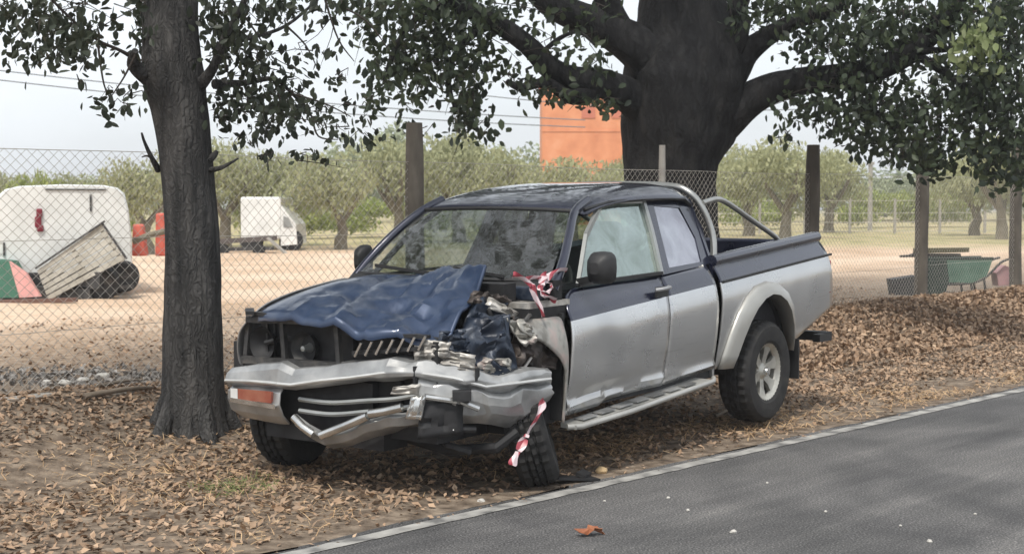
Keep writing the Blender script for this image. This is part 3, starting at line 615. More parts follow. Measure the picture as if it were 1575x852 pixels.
# bonnet: rows from the cowl to the nose, columns far to near
rows = [
 [(.38,-.60,1.125),(.43,-.35,1.14),(.40,-.05,1.155),(.22,.15,1.20),(.10,.40,1.235),(.04,.56,1.235)],
 [(.20,-.66,1.110),(.22,-.38,1.145),(.18,-.08,1.13),(.06,.16,1.165),(.0,.40,1.17),(-.03,.58,1.165)],
 [(-.02,-.69,1.075),(-.02,-.42,1.125),(-.04,-.16,1.10),(-.08,.14,1.045),(-.10,.40,1.10),(-.10,.60,1.10)],
 [(-.24,-.69,1.035),(-.24,-.44,1.095),(-.28,-.18,1.06),(-.30,.12,.965),(-.24,.38,1.02),(-.20,.61,1.02)],
 [(-.44,-.66,.995),(-.48,-.42,1.045),(-.50,-.18,1.03),(-.50,.10,.985),(-.42,.36,.955),(-.30,.62,.955)],
 [(-.58,-.60,.965),(-.64,-.40,.985),(-.66,-.16,.985),(-.64,.14,.955),(-.56,.38,.925),(-.38,.63,.90)],
 [(-.60,-.60,.925),(-.66,-.40,.945),(-.68,-.16,.950),(-.66,.14,.915),(-.58,.38,.885),(-.40,.63,.87)]]
vs = []; nr, nc = 44, 50
def cr1(a, b, c, d, t): return .5*((2*b)+(c-a)*t+(2*a-5*b+4*c-d)*t*t+(3*b-a-3*c+d)*t**3)
def crow(rows, t, s):
    def at(r, s):
        r = rows[r]; i = min(int(s), len(r)-2); f = s-i; g = lambda k: Vector(r[max(0, min(len(r)-1, k))]); return cr1(g(i-1), g(i), g(i+1), g(i+2), f)
    i = min(int(t), len(rows)-2); f = t-i; g = lambda k: at(max(0, min(len(rows)-1, k)), s); return cr1(g(i-1), g(i), g(i+1), g(i+2), f)
for i in range(nr+1):
    for j in range(nc+1):
        p = crow(rows, i/nr*(len(rows)-1), j/nc*(len(rows[0])-1)); w = min(1, max(0, (p.y+.55)*1.3))
        q = Vector((p.x*2.6, p.y*2.6, 1)); b = abs(noise.noise(q*1.3)); b2 = abs(noise.noise(q*2.9+Vector((4,0,0))))
        p.z += w*(.10*(.25-b)+.06*(.2-b2)); p.x += w*.02*noise.noise(q*3)
        # the diagonal fold seen in the middle of the bonnet
        d = (p.y+.20)-( -.2-p.x)*.35; p.z -= .03*math.exp(-(d/.05)**2)*(1 if -.45 < p.x < .3 else .2)
        vs.append(V(*p))
fs = [(i*(nc+1)+j, i*(nc+1)+j+1, (i+1)*(nc+1)+j+1, (i+1)*(nc+1)+j) for i in range(nr) for j in range(nc)]
bo = obj('bonnet', vs, fs, M['hood'], truck, smooth=22); mod(bo, 'SOLIDIFY', thickness=.018, offset=-1); bo['label'] = 'buckled dark blue bonnet with diagonal fold'
# cowl panel below the windscreen
g = MB(); g.add([V(.30,-.76,1.11),V(.38,-.76,1.15),V(.36,.76,1.15),V(.26,.76,1.11),V(.28,-.76,1.02),V(.24,.76,1.02)], [(0,1,2,3),(4,0,3,5)]); g.build('cowl_panel', M['black'], truck)
# far front wing: navy top's sky reflection painted as a silver strip; arch and corner
wr = [[(.40,-.775,1.14),(.40,-.845,1.05),(.40,-.86,.92),(.40,-.86,.70),(.40,-.84,.45)],
      [(.10,-.765,1.107),(.10,-.845,1.03),(.10,-.86,.90),(.10,-.87,.80),(.12,-.88,.78)],
      [(-.25,-.745,1.062),(-.25,-.835,.98),(-.25,-.86,.90),(-.25,-.87,.82),(-.22,-.88,.78)],
      [(-.50,-.71,1.005),(-.50,-.81,.93),(-.48,-.84,.84),(-.46,-.85,.74),(-.44,-.85,.64)],
      [(-.60,-.69,.94),(-.61,-.765,.88),(-.60,-.80,.80),(-.58,-.82,.72),(-.56,-.82,.64)]]
vs = [V(*p) for r in wr for p in r]; fs = [(i*5+j, i*5+j+1, (i+1)*5+j+1, (i+1)*5+j) for i in range(4) for j in range(4)]
fo = obj('front_wing', vs, fs, M['silver'], truck, smooth=50); mod(fo, 'SUBSURF', levels=2, render_levels=2); mod(fo, 'SOLIDIFY', thickness=.008)
g = MB(); g.bar(V(-.55,-.74,.985), V(-.66,-.62,.978), .05, .022); g.bar(V(-.60,-.62,.975), V(-.62,-.45,.97), .05, .02); g.build('headlamp_bracket', M['black'], truck)
# engine bay: dark bulk behind the smashed grille
g = MB(); g.box((-.25,0,.60), (.5,1.26,.55)); g.box((-.45,.25,.62), (.16,1.3,.34)); g.box((.12,0,.80), (.4,1.3,.5)); g.box((-.52,.30,.80), (.03,.72,.40)); g.build('engine_bay', M['void'], truck)
g = MB()
for i in range(12): g.box((-.545+i*.006-.0, .60-i*.055, .80), (.012,.012,.34))
g.bar(V(-.58,-.72,.93), V(-.62,0,.955), .04, .03); g.bar(V(-.62,0,.955), V(-.40,.60,.87), .04, .03); g.bar(V(-.60,-.74,.70), V(-.64,.1,.72), .05, .04); g.bar(V(-.60,-.40,.72), V(-.60,-.42,.93), .03); g.bar(V(-.60,.02,.72), V(-.60,.0,.95), .03)
g.bar(V(-.57,-.75,.70), V(-.55,-.74,.95), .03)
g.tube([V(-.56,-.60,.80), V(-.54,-.45,.84), V(-.5,-.3,.80), V(-.48,-.1,.86)], .016, 6)
g.build('radiator_support', M['grime'], truck)
# broken far headlamp: dark bowl, dull bulb holder
g = MB(); Mx = Matrix.Translation(V(-.56,-.27,.79)) @ Matrix.Rotation(-pi/2, 4, 'Z')
g.lathe([(.0,.05),(.04,.045),(.075,.02),(.09,-.02),(.095,-.03)], 18, Mx); lo = g.build('headlamp_bowl', M['grime'], truck, smooth=40)
g = MB(); g.lathe([(.0,-.04),(.016,-.035),(.02,0),(.03,.03)], 10, Mx); g.build('bulb', M['chrome_dull'], lo)
g = MB(); g.lathe([(.0,.05),(.05,.04),(.085,.0),(.1,-.03)], 18, Matrix.Translation(V(-.58,-.58,.80)) @ Matrix.Rotation(-pi/2, 4, 'Z')); g.build('headlamp_bowl', M['void'], truck, smooth=40)
# grille: slanted chrome teeth left in the middle
g0 = MB(); g0.bar(V(-.64,.16,.80), V(-.52,.56,.84), .05, .02); g0.bar(V(-.63,.10,.905), V(-.50,.58,.90), .03, .02); gr_ = g0.build('grille', M['void'], truck)
for i in range(7):
    t = i/6; x = -.665+.13*t; y = .20+.34*t; z = .785+.045*t
    g = MB(); g.bar(V(x-.01, y, z), V(x, y+.04, z+.075), .016, .012); g.build('grille_tooth', M['chrome'], gr_)
# smashed near headlamp: pale crumpled fragments
patch('headlamp_fragment', [(-.54,.50,.74),(-.36,.78,.70),(-.36,.78,.80),(-.53,.50,.85)], M['crumple'], 12, .018, 5, 3)
patch('headlamp_fragment', [(-.56,.52,.80),(-.46,.66,.79),(-.44,.68,.87),(-.52,.56,.885)], M['crumple'], 8, .014, 5, 8)
# bumper: stations (X, Y, z top, z ridge, z low, z bottom)
bs = [(-.30,-.90,.62,.56,.46,.36),(-.50,-.90,.63,.565,.47,.35),(-.605,-.875,.645,.565,.47,.345),(-.67,-.58,.69,.59,.475,.35),(-.712,-.34,.722,.60,.485,.36),(-.705,-.24,.692,.60,.50,.38),(-.70,-.01,.722,.642,.53,.27),(-.68,.18,.76,.67,.56,.32),(-.64,.40,.782,.708,.60,.385),(-.58,.55,.785,.715,.61,.45),(-.45,.71,.75,.682,.60,.44),(-.32,.83,.69,.63,.54,.42),(-.12,.905,.695,.635,.52,.40),(.12,.945,.675,.632,.56,.50)]
def bump_part(name, sta, rowf, m, parent, n=5, th=.012, nzamp=.006):
    R_ = [rowf(s) for s in sta]; k = len(R_[0]); out = []
    for i in range(len(R_)-1):
        for t in range(n):
            f = t/n; row = []
            for j in range(k):
                p = Vector(R_[i][j]).lerp(Vector(R_[i+1][j]), f); row.append(p)
            out.append(row)
    out.append([Vector(p) for p in R_[-1]])
    vs = [V(*(p+Vector((noise.noise(p*8), 0, noise.noise(p*8+Vector((3,3,3)))))*(nzamp+.03*min(1, max(0, (p.y-.1)*2))))) for r in out for p in r]
    fs = [(i*k+j, i*k+j+1, (i+1)*k+j+1, (i+1)*k+j) for i in range(len(out)-1) for j in range(k-1)]
    o = obj(name, vs, fs, m, parent, smooth=14); mod(o, 'SOLIDIFY', thickness=th, offset=0); mod(o, 'BEVEL', width=.004, segments=2, limit_method='ANGLE'); return o
def inw(s, d):  # move towards the car
    ax = .8 if s[1] < .6 else .5
    sy = -1 if s[1] > .6 else (1 if s[1] < -.8 else 0)
    return (s[0]+d*ax, s[1]+sy*d*.6)
def up_row(s):
    x, y, t, r, l, b = s; a = inw(s, .13); c_ = inw(s, .03); e = inw(s, .035)
    return [(a[0], a[1], t+.0), (c_[0], c_[1], t-.008), (x, y, t-.03*(t-r > .05)-.01), (x-.012, y, r+.008), (x-.008, y, r-.008), (e[0], e[1], r-.03)]
bumper = bump_part('bumper', bs, up_row, M['bumper'], truck); bumper['label'] = 'silver front bumper bent inwards at the middle'
for a_, b_ in ((1,4),(4,9),(9,13)):
    g = MB(); P_ = []
    for q_ in bs[a_:b_+1]: P_.append(V(q_[0]-.014, q_[1], q_[3]+.002))
    g.tube(P_, .011, 8); g.build('ridge_highlight_tube', M['ridge_glint'], bumper, smooth=30)  # bright tube added along the ridge to paint its highlight
def lo_row(s):
    x, y, t, r, l, b = s; e = inw(s, .035); f = inw(s, .10)
    return [(e[0], e[1], r-.035), (x+.008, y, r-.06), (x+.002, y, (r+b)/2), (x+.03, y, b+.05), (f[0], f[1], b)]
bump_part('bumper_corner', bs[:5], lo_row, M['bumper'], truck)
bump_part('bumper_corner', bs[9:], lo_row, M['bumper'], truck)['label'] = 'torn near bumper corner pushed back to the wheel'
def sk_row(s):
    x, y, t, r, l, b = s; f = inw(s, .12); zt = {0:.40}.get(0)
    top = b+.09
    return [(x+.03, y, top), (x+.0, y, top-.02), (x+.02, y, b+.03), (f[0], f[1], b)]
bump_part('lower_skirt', [(-.70,-.25,0,0,0,.34),(-.71,-.14,0,0,0,.29),(-.70,-.03,0,0,0,.255),(-.69,.10,0,0,0,.28),(-.68,.25,0,0,0,.345),(-.64,.42,0,0,0,.40),(-.58,.55,0,0,0,.43)], sk_row, M['bumper'], truck)
g = MB(); g.box((-.50,.18,.50), (.16,.84,.26)); g.box((-.46,.15,.36), (.2,.9,.2)); g.build('intake_void', M['void'], truck)
for k, (z0, z1) in enumerate(((.515,.575),(.45,.52))):
    g = MB(); P_, r_ = spline([V(-.655,-.24,z0), V(-.65,.0,z0+.0), V(-.635,.25,(z0+z1)/2), V(-.60,.42,z1-.01), V(-.56,.56,z1+.02)], [.014]*5, 5); g.tube(P_, .014, 6); g.build('intake_slat', M['chrome_dull'], truck, smooth=40)
for a, b in (((-.735,-.205,.425),(-.74,-.05,.345)), ((-.735,.0,.345),(-.70,.31,.475)), ((-.70,.325,.490),(-.655,.515,.535))):
    g = MB(); g.tube([V(*a), V(*(Vector(a).lerp(Vector(b), .5)+Vector((-.008,0,-.004)))), V(*b)], .024, 10); q = g.build('chrome_strip', M['chrome'], truck, smooth=40)
for a, b in (((-.575,.60,.59),(-.46,.73,.562)), ((-.455,.752,.562),(-.39,.825,.52))):
    g = MB(); g.tube([V(*a), V(*b)], .017, 8); g.build('chrome_strip', M['chrome'], truck, smooth=40)
patch('torn_plastic', [(-.66,.44,.60),(-.60,.58,.60),(-.60,.60,.66),(-.66,.46,.64)], M['crumple'], 6, .012, 4, 5)
patch('torn_plastic', [(-.64,.52,.47),(-.60,.60,.47),(-.58,.62,.60),(-.62,.55,.59)], M['chrome'], 6, .012, 4, 9)
patch('torn_panel', [(-.60,.57,.36),(-.42,.74,.38),(-.42,.74,.56),(-.58,.58,.56)], M['void'], 7, .012, 2.5, 14)
g = MB(); g.box(V(-.43,.74,.595), (.10,.16,.05), Matrix.Rotation(-.9,3,'Z')); g.build('bumper_slot', M['void'], truck)
g = MB(); g.lathe([(.0,-.03),(.022,-.022),(.028,0),(.02,.03)], 12, Matrix.Translation(V(-.44,.69,.405)) @ Matrix.Rotation(-.9, 4, 'Z')); g.build('fog_lamp', M['white_lamp'], truck, smooth=40)
g = MB(); g.tube([V(-.42,.72,.405), V(-.36,.78,.40)], .018, 8); g.tube([V(-.3,.2,.30), V(-.25,.5,.24), V(-.2,.8,.28), V(-.1,.86,.36)], .03, 8); g.tube([V(-.35,.45,.42), V(-.38,.6,.30), V(-.30,.7,.26)], .022, 6)
g.bar(V(.0,.3,.34), V(-.05,.82,.36), .07, .05); g.box((-.3,.45,.3), (.3,.5,.08)); g.build('suspension_arm', M['void'], truck)  # arm blackened with the shade under the bumper
# indicator in the far bumper corner
def bx4(name, c0, c1, c2, c3, m, dx=.02):
    vs = [V(*p) for p in (c0,c1,c2,c3)]; vo = [v+Vector((-dx,0,0)) for v in vs]; o = obj(name, vs+vo, [(4,5,6,7),(0,4,5,1),(1,5,6,2),(2,6,7,3),(3,7,4,0)], m, truck); mod(o, 'BEVEL', width=.005, segments=2); return o
bx4('indicator_lens', (-.640,-.73,.478),(-.700,-.40,.490),(-.700,-.40,.548),(-.640,-.73,.530), M['amber'])
bx4('lamp_surround', (-.632,-.80,.455),(-.71,-.36,.462),(-.71,-.36,.478),(-.632,-.80,.472), M['chrome'], .024)
bx4('lamp_surround', (-.632,-.80,.475),(-.645,-.735,.478),(-.645,-.735,.53),(-.632,-.80,.525), M['white_lamp'], .018)
# near side: crumpled wing remains, inner arch
patch('crumpled_wing', [(-.40,.62,.86),(-.14,.84,.72),(-.10,.82,1.00),(-.22,.62,.97)], M['scuffed_blue'], 22, .035, 1.5, 21, smooth=50)
patch('crumpled_wing', [(-.36,.66,.86),(-.28,.80,.66),(-.08,.86,.70),(-.14,.80,1.0)], M['scuffed_blue'], 22, .04, 1.3, 33, smooth=50)
patch('crumpled_wing', [(-.26,.62,.95),(-.04,.74,.96),(.02,.72,1.08),(-.12,.58,1.08)], M['scuffed_blue'], 18, .03, 1.4, 41, smooth=50)
cr_ = [[(-.04,.80,.97),(-.05,.84,.93),(-.05,.85,.90)],[(.06,.80,.955),(.06,.85,.91),(.05,.86,.865)],[(.18,.81,.95),(.18,.862,.88),(.16,.87,.82)],[(.30,.82,.955),(.31,.868,.84),(.27,.875,.745)],[(.405,.83,.96),(.412,.868,.80),(.345,.875,.68)],[(.408,.83,.70),(.410,.862,.66),(.365,.868,.58)],[(.40,.82,.52),(.402,.85,.48),(.362,.855,.44)],[(.395,.80,.37),(.396,.84,.345),(.355,.845,.33)]]
vs = [V(*p) for r in cr_ for p in r]; fs = [(i*3+j, (i+1)*3+j, (i+1)*3+j+1, i*3+j+1) for i in range(7) for j in range(2)]
fo = obj('wing_remnant', vs, fs, M['crumple2'], truck, smooth=50); mod(fo, 'SUBSURF', levels=2, render_levels=2); mod(fo, 'SOLIDIFY', thickness=.01)
fo['label'] = 'pale bent remains of the near wing round the wheel'
g = MB(); g.box(V(.40,.66,.66), (.03,.34,.62)); g.box(V(.18,.45,.70), (.45,.04,.60)); g.box(V(.20,.64,.94), (.40,.36,.02)); g.build('wheel_well', M['void'], truck)
g = MB(); g.tube([V(-.05,.84,.66), V(.12,.82,.76), V(.33,.84,.85)], .009, 5); g.tube([V(-.1,.8,.64), V(.0,.78,.75), V(.02,.76,.92)], .008, 5); g.build('hanging_cable', M['crumple'], truck)
patch('crumpled_inner_wing', [(.0,.78,.70),(.30,.84,.66),(.33,.84,.90),(-.02,.76,.98)], M['rust'], 16, .045, 2.2, 61, smooth=30)
patch('crumpled_inner_wing', [(-.18,.74,.66),(.02,.84,.64),(.04,.82,.82),(-.12,.72,.86)], M['rust'], 14, .04, 2.0, 67, smooth=30)
patch('crumpled_wing', [(-.12,.80,.98),(.06,.85,.93),(.12,.86,.84),(-.04,.86,.82)], M['crumple2'], 12, .03, 2.2, 71, smooth=25)
patch('crumpled_wing', [(-.34,.70,.70),(-.16,.86,.68),(-.14,.86,.76),(-.30,.70,.80)], M['crumple2'], 12, .03, 2.4, 75, smooth=25)
patch('crumpled_wing', [(-.46,.60,.84),(-.30,.72,.80),(-.26,.72,.92),(-.42,.58,.93)], M['scuffed_blue'], 14, .035, 2.0, 79, smooth=30)
patch('torn_wing_edge', [(-.20,.60,1.06),(-.02,.72,1.00),(.06,.72,1.07),(-.12,.58,1.12)], M['rust'], 12, .03, 2.5, 83, smooth=25)
for y_, x_, h_ in ((.555,-.592,.10),(.80,-.372,.07)):
    g = MB(); g.box(V(x_, y_, .70), (.03,.010,h_)); g.build('bumper_split', M['void'], truck)
for k_ in range(5):
    g = MB(); P_, r_ = spline([V(-.3+.05*k_,.35+.08*k_,.95+.02*k_), V(-.2+.06*k_,.5+.05*k_,.90-.03*k_), V(-.15+.05*k_,.62+.05*k_,.96), V(-.05+.05*k_,.66+.03*k_,.86+.03*k_)], [.012]*4, 5); g.tube(P_, .010+.003*(k_%3), 6); g.build('engine_hose', M['void'] if k_%2 else M['grime'], truck, smooth=50)
# exposed cowl side and battery shelf
g = MB(); g.box((.30,.66,1.03), (.42,.30,.035), Matrix.Rotation(.04,3,'Y')) if 0 else g.box(V(.30,.68,1.03), (.40,.26,.03)); g.build('inner_wing_shelf', M['crumple'], truck)
g = MB(); g.box(V(.34,.66,1.085), (.20,.16,.08)); q = g.build('brake_fluid_tank', M['scuffed_blue'], truck); mod(q, 'BEVEL', width=.01, segments=2)
g = MB(); g.box(V(.28,.70,.975), (.36,.22,.08)); g.box(V(.13,.55,1.10), (.12,.20,.10)); g.box(V(.40,.70,1.06), (.07,.2,.2)); g.build('inner_wing', M['void'], truck)
patch('torn_wing_edge', [(-.12,.66,1.04),(.02,.76,.97),(.04,.78,1.0),(-.08,.66,1.09)], M['crumple'], 8, .015, 4, 51)

# ------------------------------------------------------------------ barrier tape
def tape_mat():
    m, nt, b = newmat('red_white_barrier_tape'); c = nt.nodes.new('ShaderNodeAttribute'); c.attribute_name = 'UVMap'; s = nt.nodes.new('ShaderNodeSeparateXYZ'); nt.links.new(c.outputs['Vector'], s.inputs[0])
    a = nt.nodes.new('ShaderNodeMath'); a.operation = 'ADD'; nt.links.new(s.outputs[0], a.inputs[0]); nt.links.new(s.outputs[1], a.inputs[1])
    f = nt.nodes.new('ShaderNodeMath'); f.operation = 'FRACT'; nt.links.new(a.outputs[0], f.inputs[0]); r = ramp(nt, [(0,(.36,.06,.08)),(.42,(.62,.5,.52))]); r.color_ramp.interpolation = 'CONSTANT'
    nt.links.new(f.outputs[0], r.inputs[0]); nt.links.new(r.outputs[0], b.inputs['Base Color']); b.inputs['Roughness'].default_value = .35; return m
M['tape'] = tape_mat()
def tape(pts, w, name, label, tw=2.0, n=8):
    P_, _ = spline([truck_M @ V(*p) for p in pts], [1]*len(pts), n); vs = []; uv = []; L = 0
    for i, p in enumerate(P_):
        d = (P_[min(i+1, len(P_)-1)]-P_[max(i-1,0)]).normalized(); up = Vector((0,0,1)) if abs(d.z) < .8 else Vector((1,-.2,0))
        x = (Matrix.Rotation(sin(i*.22)*tw*.5, 3, d) @ d.cross(up).normalized()) if 1 else x
        if i: L += (p-P_[i-1]).length
        ww = w*(.8+.25*sin(i*.4)); j = Vector((noise.noise(p*11), noise.noise(p*13), noise.noise(p*17)))*.003
        y = x.cross(d).normalized()
        vs += [p+y*ww/2+j, p+x*ww*.18+j, p-y*ww/2+j]; uv += [(L/.16, 0), (L/.16, .25), (L/.16, .5)]
    fs = []
    for i in range(len(P_)-1): a = i*3; fs += [(a,a+1,a+4,a+3),(a+1,a+2,a+5,a+4)]
    o = obj(name, vs, fs, M['tape'], smooth=30); l = o.data.uv_layers.new(name='UVMap')
    for p in o.data.polygons:
        for li in p.loop_indices: l.data[li].uv = uv[o.data.loops[li].vertex_index]
    tag(o, label, 'tape'); return o
bpy.context.view_layer.update(); truck_M = truck.matrix_world.copy()
tape([(-.02,.78,1.215),(.02,.80,1.20),(.10,.82,1.15),(.13,.83,1.08),(.15,.85,1.02),(.16,.86,.97)], .045, 'barrier_tape', 'red and white barrier tape end hanging down over the crushed wing below the windscreen')
tape([(.06,.81,1.18),(.18,.80,1.19),(.26,.79,1.17),(.34,.78,1.19),(.44,.78,1.215),(.50,.79,1.21)], .045, 'barrier_tape', 'red and white barrier tape stretched across to the windscreen pillar')
tape([(.30,.79,1.20),(.20,.82,1.17),(.17,.83,1.13),(.22,.84,1.10),(.29,.83,1.12),(.27,.82,1.16),(.19,.83,1.15),(.18,.85,1.09),(.26,.85,1.07),(.30,.85,1.05)], .042, 'barrier_tape', 'knotted bundle of red and white barrier tape beside the windscreen base', 3)
tape([(.02,.965,.53),(-.03,.975,.49),(-.09,.985,.44),(-.15,.985,.39),(-.19,.98,.34),(-.235,.97,.29),(-.27,.965,.24),(-.285,.965,.215)], .05, 'barrier_tape', 'twisted red and white barrier tape hanging from the bumper corner in front of the tyre', 1.2)

# ------------------------------------------------------------------ fence along the field
FD = Vector((.659,.752,0)); F0 = Vector((-.85,12.6,0))
def fpt(t): return F0+FD*t
fence = empty('chain_link_fence', fpt(0)); fence.location.z = 0
tag(fence, 'chain link fence on dark concrete posts running behind the pickup between verge and field', 'fence')
def local(p): return Vector(p)-fence.location
def make_post(t, h, w, name='post', m=None, lean=0):
    p = fpt(t); z0 = gz1(p.x, p.y)-.3; vs = []; k = 0; g = MB(); q = local((p.x, p.y, 0)); N = 9; n8 = 8
    for i in range(N):
        z = z0+(h-z0)*i/(N-1)
        for a in range(n8):
            an = 2*pi*a/n8+pi/8; r = w*.56*(1+.1*noise.noise(Vector((t*3+cos(an), sin(an), z*2.2))))*(1.06-.1*i/(N-1))*(.9 if i == N-1 else 1)
            vs.append(q+Vector((r*cos(an)+lean*(z-z0)/2+.01*noise.noise(Vector((t,z*1.5,0))), r*sin(an), z)))
    fs = [(i*n8+k, i*n8+(k+1)%n8, (i+1)*n8+(k+1)%n8, (i+1)*n8+k) for i in range(N-1) for k in range(n8)]+[tuple(range(N*n8-n8, N*n8))]
    return obj(name, vs, fs, m or M['post'], fence, 50)
posts = [(-2.42,1.95,.13,0),(0,2.32,.155,0),(6.92,2.36,.165,0.0),(9.95,2.45,.165,0.01),(13.3,2.56,.16,-.02),(16.6,2.6,.16,0),(19.9,2.65,.16,.02),(-5.4,2.25,.15,0),(23.2,2.7,.16,0)]
for t, h, w, l in posts: make_post(t, h, w, lean=l)
make_post(3.72, 2.25, .07, m=M['concrete'])
# chain link as real diagonal wires
g = MB(); wire_v = []; wire_f = []
pitch = .084; Hm = 1.98
def wire(a, b, r=.0011):
    a = Vector(a); b = Vector(b); d = (b-a).normalized(); x = d.cross(Vector((FD.y,-FD.x,0))).normalized()*r*1.7; y = Vector((FD.y,-FD.x,0)).normalized()*r*1.7
    n = len(wire_v); wire_v.extend([a+x, a-x*.5+y*.87, a-x*.5-y*.87, b+x, b-x*.5+y*.87, b-x*.5-y*.87]); wire_f.extend([(n,n+1,n+4,n+3),(n+1,n+2,n+5,n+4),(n+2,n,n+3,n+5)])
t0, t1 = -7.0, 24.0
def topz(t): return Hm+.06*(t > 4)*min(1, (t-4)/8)
k = t0-2
while k < t1:
    for sg in (1, -1):
        a0 = k; a1 = k+sg*1.85
        lo, hi = (a0, a1)
        pts = []
        for s_ in (0,.25,.5,.75,1):
            t = lo+(hi-lo)*s_; p = fpt(t); zb = gz1(p.x, p.y)+.02; z = zb+(topz(t)-zb)*s_; off = .012*math.sin(t*2.3+z*3)
            pts.append(local((p.x+off, p.y, z)))
        for a, b in zip(pts, pts[1:]): wire(a, b)
    k += pitch
mo = obj('wire_mesh', wire_v, wire_f, M['wire'], fence, kind='stuff')
for hz, rr in ((0,.0026),(-.62,.0022),(-1.25,.0022)):
    g = MB(); tt = [t0+i*.5 for i in range(int((t1-t0)*2))]
    g.tube([local((*fpt(t).xy, topz(t)+hz+.006*sin(t*1.9))) for t in tt], rr, 4); g.build('tension_wire', M['wire'], fence)
# low concrete footing on the left run
g = MB(); 
for i in range(8): a = fpt(-7+i*.62); b = fpt(-7+i*.62+.6); zz_ = .5*(gz1(a.x,a.y)+gz1(b.x,b.y)); g.bar((a.x-.12, a.y-.28, zz_-.055), (b.x-.12, b.y-.28, zz_-.055), .12, .14)
kb = g.build('kerb', M['concrete']); tag(kb, 'low weathered concrete footing strip lying at the fence foot left of the near tree', 'kerb'); mod(kb, 'BEVEL', width=.02, segments=2)

# ------------------------------------------------------------------ near tree (left)
lt = empty('tree', (-2.13, 9.56, .05)); tag(lt, 'nearest dark trunk with furrowed bark standing left of the crashed pickup', 'tree')
def L3(p): return Vector(p)-lt.location
tr = [((-2.12,9.56,-.1),.31),((-2.13,9.56,.04),.27),((-2.13,9.56,.18),.225),((-2.13,9.56,.5),.205),((-2.13,9.56,1.0),.19),((-2.13,9.56,1.5),.178),((-2.16,9.56,1.95),.172),((-2.20,9.57,2.25),.185),((-2.235,9.57,2.42),.205),((-2.25,9.57,2.6),.19),((-2.25,9.58,2.9),.17),((-2.24,9.58,3.4),.165),((-2.22,9.6,4.2),.16),((-2.2,9.7,5.4),.12),((-2.1,9.7,6.6),.06)]
P_, r_ = spline([L3(p) for p, r in tr], [r for p, r in tr], 6)
g = MB(); g.tube(P_, r_, 26, nz=.1, seed=3)
for a in (0.3,1.6,2.9,4.1,5.3):   # root flare
    g.tube([L3((-2.13+.16*cos(a), 9.56+.16*sin(a), .36)), L3((-2.13+.27*cos(a), 9.56+.27*sin(a), .10)), L3((-2.13+.42*cos(a), 9.56+.42*sin(a), -.04))], [.05,.06,.03], 8, nz=.15)
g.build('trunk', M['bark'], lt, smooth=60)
def branch(par, pts, rad, m, base, name='branch', n=9, nzv=.12):
    P_, r_ = spline([Vector(p)-base for p in pts], rad, 5); g = MB(); g.tube(P_, r_, n, nz=nzv); return g.build(name, m, par, smooth=60)
D = 9.55
lb = lambda *q: [px(x, y, d) for x, y, d in q]
LB = lt.location.copy()
branch(lt, lb((250,135,D),(222,115,D-.1),(205,98,D-.2),(208,78,D-.3)), [.07,.055,.045,.02], M['bark'], LB)
branch(lt, lb((215,95,D-.2),(185,78,D-.3),(150,62,D-.5),(110,30,D-.7),(60,-20,D-.9)), [.018,.011,.009,.008,.008], M['twig'], LB, 'twig')
branch(lt, lb((244,262,D),(232,240,D-.1),(222,218,D-.15),(218,205,D-.2)), [.024,.015,.010,.007], M['bark'], LB, 'stub')
branch(lt, lb((236,245,D),(226,240,D),(218,242,D)), [.010,.007,.004], M['twig'], LB, 'twig', 5)
branch(lt, lb((322,262,D),(340,258,D-.1),(356,250,D-.1),(366,244,D)), [.022,.015,.009,.006], M['bark'], LB, 'stub')
branch(lt, lb((322,245,D),(330,238,D),(334,232,D)), [.03,.02,.012], M['bark'], LB, 'stub')
branch(lt, lb((300,140,D),(328,105,D-.1),(345,60,D-.2),(372,10,D-.3),(400,-60,D-.4)), [.05,.032,.026,.022,.018], M['bark'], LB)
branch(lt, lb((330,130,D),(375,128,D+.2),(420,122,D+.3),(450,145,D+.4),(480,180,D+.5)), [.035,.02,.015,.011,.007], M['bark'], LB)
branch(lt, lb((345,70,D-.2),(380,60,D),(440,40,D+.2),(500,-10,D+.4)), [.025,.014,.011,.008], M['bark'], LB)
twigs = [((150,62),(160,130),(175,160)),((110,35),(90,70),(60,100)),((60,0),(40,50),(20,90)),((208,85),(190,120),(170,150)),((345,80),(350,110),(365,150)),((420,122),(430,160),(400,200)),((450,145),(500,160),(540,180)),((480,180),(490,210),(520,215)),((375,128),(380,160),(350,190)),((440,40),(470,70),(490,110)),((500,0),(520,60),(545,95)),((372,20),(400,60),(415,90)),((500,0),(560,30),(600,80))]
for i, t in enumerate(twigs):
    branch(lt, [px(x, y, D+random.uniform(-.5,.5)*0+(.2 if x > 300 else -.4)) for x, y in t], [.009,.006,.003], M['twig'], LB, 'twig', 5)
def clusters(cl, d0):
    P = []
    for (x, y, sx, sy, n, dd) in cl:
        n = int(n*1.35)
        xx = RNG.normal(x, sx, n); yy = RNG.normal(y, sy, n); d = RNG.normal(d0+dd, .35, n)
        P += [px(a, b, c) for a, b, c in zip(xx, yy, d)]
    return np.array([tuple(p) for p in P])
def twig_bunch(tree, cl, d0, k=1.0):
    rnd = random.Random(5); g = MB(); b = tree.location
    for (x, y, sx, sy, n, dd) in cl:
        c = px(x, y, d0+dd)-b
        for i in range(max(2, min(9, n//16))):
            e = px(x+rnd.gauss(0, sx*1.3), y+abs(rnd.gauss(0, sy))*1.2-sy*.4, d0+dd+rnd.uniform(-.4,.4))-b; st = px(x+rnd.gauss(0, sx*.4), y-sy*rnd.uniform(.2,1.6), d0+dd)-b
            md = st.lerp(e, .5)+Vector((rnd.uniform(-.08,.08), 0, rnd.uniform(.0,.10)))*k; g.tube([st, md, e], [.007*k, .005*k, .002*k], 4, cap=False)
    return g.build('twigs', M['twig'], tree, kind='stuff')
